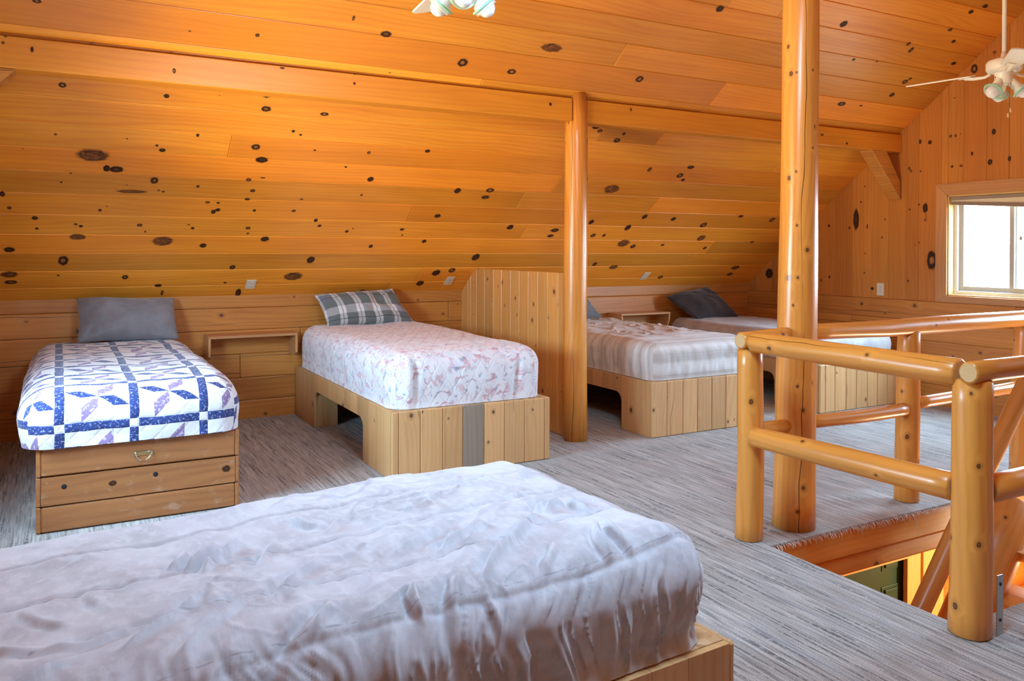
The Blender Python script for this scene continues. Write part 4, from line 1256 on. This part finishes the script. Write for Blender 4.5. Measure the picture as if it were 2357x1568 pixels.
def pillow(label, mat, c, thick, seed, lean=(0, -1, 0), wr=.006, pinch=.10):
    """c = corners bottom-left, bottom-right, top-right, top-left"""
    c = [np.array(q, float) for q in c]
    n = 46
    s, t = np.meshgrid(np.linspace(-1, 1, n), np.linspace(-1, 1, n), indexing='ij')
    s, t = s.ravel(), t.ravel()
    ss = s * (1 - pinch * .5 * (1 - t * t)); ts = t * (1 - pinch * (1 - s * s))
    a, b = (ss + 1) / 2, (ts + 1) / 2
    P = ((1 - a) * (1 - b))[:, None] * c[0] + (a * (1 - b))[:, None] * c[1] + (a * b)[:, None] * c[2] + ((1 - a) * b)[:, None] * c[3]
    e1 = c[1] - c[0]; e2 = c[3] - c[0]; W, H = np.linalg.norm(e1), np.linalg.norm(e2)
    nr = np.cross(e1, e2); nr /= np.linalg.norm(nr)
    prof = (np.clip((1 - s ** 2), 0, 1) * np.clip(1 - t ** 2, 0, 1)) ** .46
    V, F, UV = [], [], []
    for sg in (1, -1):
        w = fbm(np.stack([s * 2.2 + seed, t * 1.7 + t * s, np.full(len(s), sg * 3.0)], 1), 3) * wr * 2.2
        edge = fbm(np.stack([s * 9 + seed, t * 9, np.full(len(s), 2.0)], 1), 2) * wr * (1 - prof)
        # diagonal pulls from the corners
        pull = np.zeros(len(s))
        for cs in (-1, 1):
            for ct in (-1, 1):
                dx, dy = s - cs, t - ct; rr = np.hypot(dx, dy); an = np.arctan2(dy, dx)
                pull += np.cos(an * 14 + seed) * np.exp(-rr * 2.2) * np.clip(rr * 3, 0, 1) * wr * 1.4
        Q = P + nr * (sg * thick / 2 * prof + (w + pull) * prof ** .5 + edge * .5)[:, None]
        o = len(V); V += [tuple(q) for q in Q]; UV += [(x * W / 2, y * H / 2) for x, y in zip(s, t)]
        for i in range(n - 1):
            for j in range(n - 1):
                q = [o + i * n + j, o + (i + 1) * n + j, o + (i + 1) * n + j + 1, o + i * n + j + 1]
                F.append(q if sg > 0 else q[::-1])
    me = bpy.data.meshes.new('pillow'); me.from_pydata(V, [], F)
    uvl = me.uv_layers.new(name='UVMap'); uvl.data.foreach_set('uv', [k for f in F for v in f for k in UV[v]])
    import bmesh
    bb = bmesh.new(); bb.from_mesh(me); bmesh.ops.remove_doubles(bb, verts=bb.verts, dist=1e-5); bmesh.ops.recalc_face_normals(bb, faces=bb.faces); bb.to_mesh(me); bb.free()
    me.polygons.foreach_set('use_smooth', [True] * len(me.polygons)); me.materials.append(mat)
    o = bpy.data.objects.new('pillow', me); COL.objects.link(o)
    tag(o, label, 'pillow')
    return o


pillow('plain grey pillow standing against the wall on the patchwork quilt', M['pillow_gray'],
       [(.135, 7.14, .775), (.865, 7.14, .765), (.85, 7.34, 1.09), (.13, 7.34, 1.105)], .27, 2.0, wr=.012, pinch=.07)
pillow('grey and white plaid pillow leaning on the wall above the floral bedspread', M['plaid'],
       [(2.09, 7.13, .815), (2.94, 7.17, .81), (2.78, 7.34, 1.13), (2.03, 7.34, 1.085)], .20, 5.0, wr=.011)
pillow('slate pillow mostly hidden behind the partition post', M['pillow_blue'],
       [(4.38, 7.10, .79), (5.05, 7.12, .785), (4.98, 7.33, 1.0), (4.34, 7.33, 1.02)], .16, 8.0)
pillow('charcoal pillow tipped into the corner on the grey checked cover', M['pillow_dark'],
       [(6.27, 7.0, .735), (7.02, 7.12, .715), (6.70, 7.34, 1.075), (6.06, 7.30, .97)], .21, 12.0, wr=.009)


# =================================================================== CEILING FANS
def fan(label, x, y, zb, angles, lampang, ztop=ZRIDGE, chains=True):
    t = thing('ceiling_fan', label, 'ceiling fan', (x, y, zb), group='cream ceiling fans hung from the ridge')
    m = MB(); m.tube([(x, y, zb + .10), (x, y, ztop - .06)], .0135, 14); m.build('downrod', [M['fanwhite']], t)
    m = MB(); m.lathe([(.018, -.02), (.05, -.005), (.065, .035), (.065, .06)], (x, y, ztop - .075), n=28); m.build('canopy', [M['fanwhite']], t)
    m = MB(); m.lathe([(.016, .12), (.022, .085), (.05, .078), (.098, .062), (.108, .045), (.108, .005), (.098, -.012), (.06, -.02)][::-1], (x, y, zb), n=32)
    m.build('motor_housing', [M['fanwhite']], t)
    m = MB(); m.lathe([(.045, -.10), (.056, -.09), (.056, -.03), (.06, -.018)], (x, y, zb), n=28)
    for a in (.8, 2.6): m.lathe([(0, .003), (.004, .0025), (.005, 0)], (x + .056 * math.cos(a), y + .056 * math.sin(a), zb - .05), (math.cos(a), math.sin(a), 0), 8, 1)
    m.build('switch_housing', [M['fanwhite'], M['rubber']], t)
    for A in angles:
        d = np.array([math.cos(A), math.sin(A), 0]); p = np.array([-d[1], d[0], 0]); c = np.array([x, y, zb])
        pitch = math.radians(-13); pw = p * math.cos(pitch) + np.array([0, 0, 1]) * math.sin(pitch); nn = np.cross(d, pw)
        m = MB()
        # flat bracket that steps down from the housing
        prof = [(.085, -.016), (.12, -.032), (.19, -.030), (.25, -.022)]
        pts = [c + d * r + np.array([0, 0, h]) for r, h in prof]
        m.tube(pts, [.010, .009, .012, .010], 10)
        m.obox(c + d * .235 + np.array([0, 0, -.020]), (d, pw, nn), (.045, .028, .002), 0)
        arm = m.build('blade_arm', [M['fanwhite']], t)
        out = []
        r0, r1, w0, w1 = .19, .645, .055, .070
        for k in range(9): a = -PI / 2 + PI * k / 8; out.append((r1 - .045 + .045 * math.cos(a), w1 * (math.sin(a) if abs(math.sin(a)) > .99 else math.copysign(abs(math.sin(a)) ** .6, math.sin(a)))))
        for k in range(5): a = PI / 2 + PI * k / 4; out.append((r0 + .02 + .02 * math.cos(a), w0 * math.copysign(abs(math.sin(a)) ** .5, math.sin(a))))
        m = MB(); base = c + np.array([0, 0, -.014])
        m.prism(out, 0, .009, lambda a, b, e: base + d * a + pw * b + nn * e, 'a')
        m.build('blade', [M['fanblade']], t, bevel=.0015, seg=1)
    for A in lampang:
        d = np.array([math.cos(A), math.sin(A), 0]); ax = d * .66 + np.array([0, 0, -.75]); ax /= np.linalg.norm(ax)
        c = np.array([x, y, zb - .085]) + d * .045
        m = MB(); m.lathe([(.0, -.03), (.022, -.028), (.030, -.01), (.031, .058), (.027, .062)], c, ax, 22)
        sh = m.build('lamp_shade', [M['fanwhite']], t)
        m = MB(); m.lathe([(.031, .050), (.044, .062), (.050, .078), (.053, .10), (.049, .10), (.046, .08), (.040, .066), (.030, .055)], c, ax, 26)
        m.build('glass_cup', [M['clearglass']], sh)
        m = MB()
        rim = []
        rf = np.cross(ax, [0, 0, 1.0]); rf /= np.linalg.norm(rf); r2 = np.cross(ax, rf)
        rim = [c + ax * .080 + (rf * math.cos(a) + r2 * math.sin(a)) * .056 for a in [k / 28 * 2 * PI for k in range(29)]]
        m.tube(rim, .0058, 10, caps=False); m.build('green_rim', [M['greenglass']], sh)
        m = MB(); m.lathe([(.0, .135), (.016, .132), (.032, .118), (.040, .098), (.038, .080), (.026, .060), (.016, .045)][::-1], c, ax, 24)
        m.build('bulb', [M['bulb']], sh)
    for k, (A, ln) in enumerate(() if not chains else ((lampang[0] + 1.2, .20), (lampang[-1] - .7, .165))):
        px, py = x + .05 * math.cos(A), y + .05 * math.sin(A)
        m = MB(); m.tube([(px, py, zb - .095), (px, py, zb - .095 - ln)], .0012, 6); ch = m.build('pull_chain', [M['brass']], t)
        m = MB(); m.lathe([(.003, .012), (.006, .006), (.0075, -.008), (.006, -.018), (.0, -.02)][::-1], (px, py, zb - .107 - ln), n=12); m.build('fob', [M['fob']], ch)
    return t


VA = math.atan2(.874, .4855)        # angle of the viewing direction in plan
def vdir(lat, dep): return math.atan2(dep * .874 - lat * .4855, dep * .4855 + lat * .874)


a0 = vdir(-.62, .78)
fan('cream ceiling fan on a long rod in front of the window wall', 5.543, 3.2, 2.715, [a0 + k * PI / 1.5 for k in range(3)], [vdir(-.95, -.35), vdir(.25, .97), vdir(.85, -.5)])
a1 = vdir(-.36, .93)
fan('cream ceiling fan over the middle of the loft, mostly above view', 1.53, 3.2, 2.71, [a1 + k * PI / 1.5 for k in range(3)], [vdir(-.95, .25), vdir(.1, -1.0), vdir(.9, .35)], chains=False)

# =================================================================== LIGHT
w = bpy.data.worlds.new('World'); scene.world = w; w.use_nodes = True
wt = w.node_tree; bgn = wt.nodes['Background']
tc = wt.nodes.new('ShaderNodeTexCoord'); sx = wt.nodes.new('ShaderNodeSeparateXYZ'); rp = wt.nodes.new('ShaderNodeValToRGB')
mr = wt.nodes.new('ShaderNodeMapRange'); mr.inputs[1].default_value = -1; mr.inputs[2].default_value = 1
wt.links.new(tc.outputs['Generated'], sx.inputs[0]); wt.links.new(sx.outputs[2], mr.inputs[0]); wt.links.new(mr.outputs[0], rp.inputs[0]); pass
# low warm glow added outside the left gable to brighten the ceiling, dim elsewhere
gm = wt.nodes.new('ShaderNodeMapRange'); gm.interpolation_type = 'SMOOTHSTEP'; gm.inputs[1].default_value = -.5; gm.inputs[2].default_value = -.95
wt.links.new(sx.outputs[0], gm.inputs[0])
lm = wt.nodes.new('ShaderNodeMapRange'); lm.interpolation_type = 'SMOOTHSTEP'; lm.inputs[1].default_value = .02; lm.inputs[2].default_value = -.05
wt.links.new(sx.outputs[2], lm.inputs[0])
mm = wt.nodes.new('ShaderNodeMath'); mm.operation = 'MULTIPLY'; wt.links.new(gm.outputs[0], mm.inputs[0]); wt.links.new(lm.outputs[0], mm.inputs[1])
wx = wt.nodes.new('ShaderNodeMix'); wx.data_type = 'RGBA'
wt.links.new(mm.outputs[0], wx.inputs[0]); wt.links.new(rp.outputs[0], wx.inputs[6]); wx.inputs[7].default_value = (1.35, 1.13, .79, 1)
wt.links.new(wx.outputs[2], bgn.inputs[0])
rp.color_ramp.elements[0].position = .46; rp.color_ramp.elements[0].color = (.085, .08, .065, 1)
rp.color_ramp.elements[1].position = .60; rp.color_ramp.elements[1].color = (.48, .73, 1.0, 1)
e = rp.color_ramp.elements.new(.505); e.color = (.56, .70, .88, 1)
bgn.inputs[1].default_value = SKY
for k, (X, sg, (y0, y1)) in enumerate([(XR + .16, 1, WINS[0]), (XR + .16, 1, WINS[1]), (XL - .16, -1, WINL[0])]):
    ld = bpy.data.lights.new('window_portal', 'AREA'); ld.shape = 'RECTANGLE'; ld.size = WZ1 - WZ0; ld.size_y = y1 - y0
    ld.cycles.is_portal = True
    lo_ = bpy.data.objects.new('window_portal', ld); COL.objects.link(lo_)
    lo_.location = (X, (y0 + y1) / 2, (WZ0 + WZ1) / 2); lo_.rotation_euler = (0, sg * PI / 2, 0)
ld = bpy.data.lights.new('window_portal', 'AREA'); ld.shape = 'RECTANGLE'; ld.size = SKX[1] - SKX[0]; ld.size_y = SKS[1] - SKS[0]  # portal for the added roof window
ld.cycles.is_portal = True
lo_ = bpy.data.objects.new('window_portal', ld); COL.objects.link(lo_)
lo_.matrix_world = Matrix((Vector(EX), Vector(np.cross(-EN2, EX)), Vector(-EN2))).transposed().to_4x4()
lo_.location = Vector(sky_at(sum(SKX) / 2, sum(SKS) / 2, -.10))
# lamp burning downstairs by the door
ld = bpy.data.lights.new('hall_lamp', 'POINT'); ld.energy = HALL; ld.color = (1, .80, .50); ld.shadow_soft_size = .12
lo_ = bpy.data.objects.new('hall_lamp', ld); COL.objects.link(lo_); lo_.location = (6.5, 2.6, -.75)

# =================================================================== CAMERA
cam = bpy.data.cameras.new('camera'); co = bpy.data.objects.new('camera', cam); COL.objects.link(co)
F_, YAW, PIT, ROL, CY_ = 1883.456, .506973, .006202, .003045, 586.692
cam.sensor_width = 36; cam.sensor_fit = 'HORIZONTAL'; cam.lens = 36 * F_ / 2357; cam.shift_y = (CY_ - 784) / 2357
cy_, sy_ = math.cos(YAW), math.sin(YAW)
r_ = Vector((cy_, -sy_, 0)); f_ = Vector((sy_, cy_, 0)); u_ = Vector((0, 0, 1))
f2 = math.cos(PIT) * f_ - math.sin(PIT) * u_; u2 = math.cos(PIT) * u_ + math.sin(PIT) * f_
r3 = math.cos(ROL) * r_ + math.sin(ROL) * u2; u3 = math.cos(ROL) * u2 - math.sin(ROL) * r_
mat = Matrix((r3, u3, -f2)).transposed().to_4x4(); mat.translation = (0, 0, 1.5)
co.matrix_world = mat
cam.clip_start = .05
scene.camera = co
scene.view_settings.view_transform = 'Standard'; scene.view_settings.look = 'None'
scene.view_settings.exposure = EXPOSURE; scene.view_settings.gamma = 1; scene.view_settings.use_curve_mapping = False
scene.cycles.max_bounces = 10; scene.cycles.diffuse_bounces = 6; scene.cycles.transparent_max_bounces = 12
scene.cycles.sample_clamp_indirect = 6.0
scene.cycles.use_denoising = True
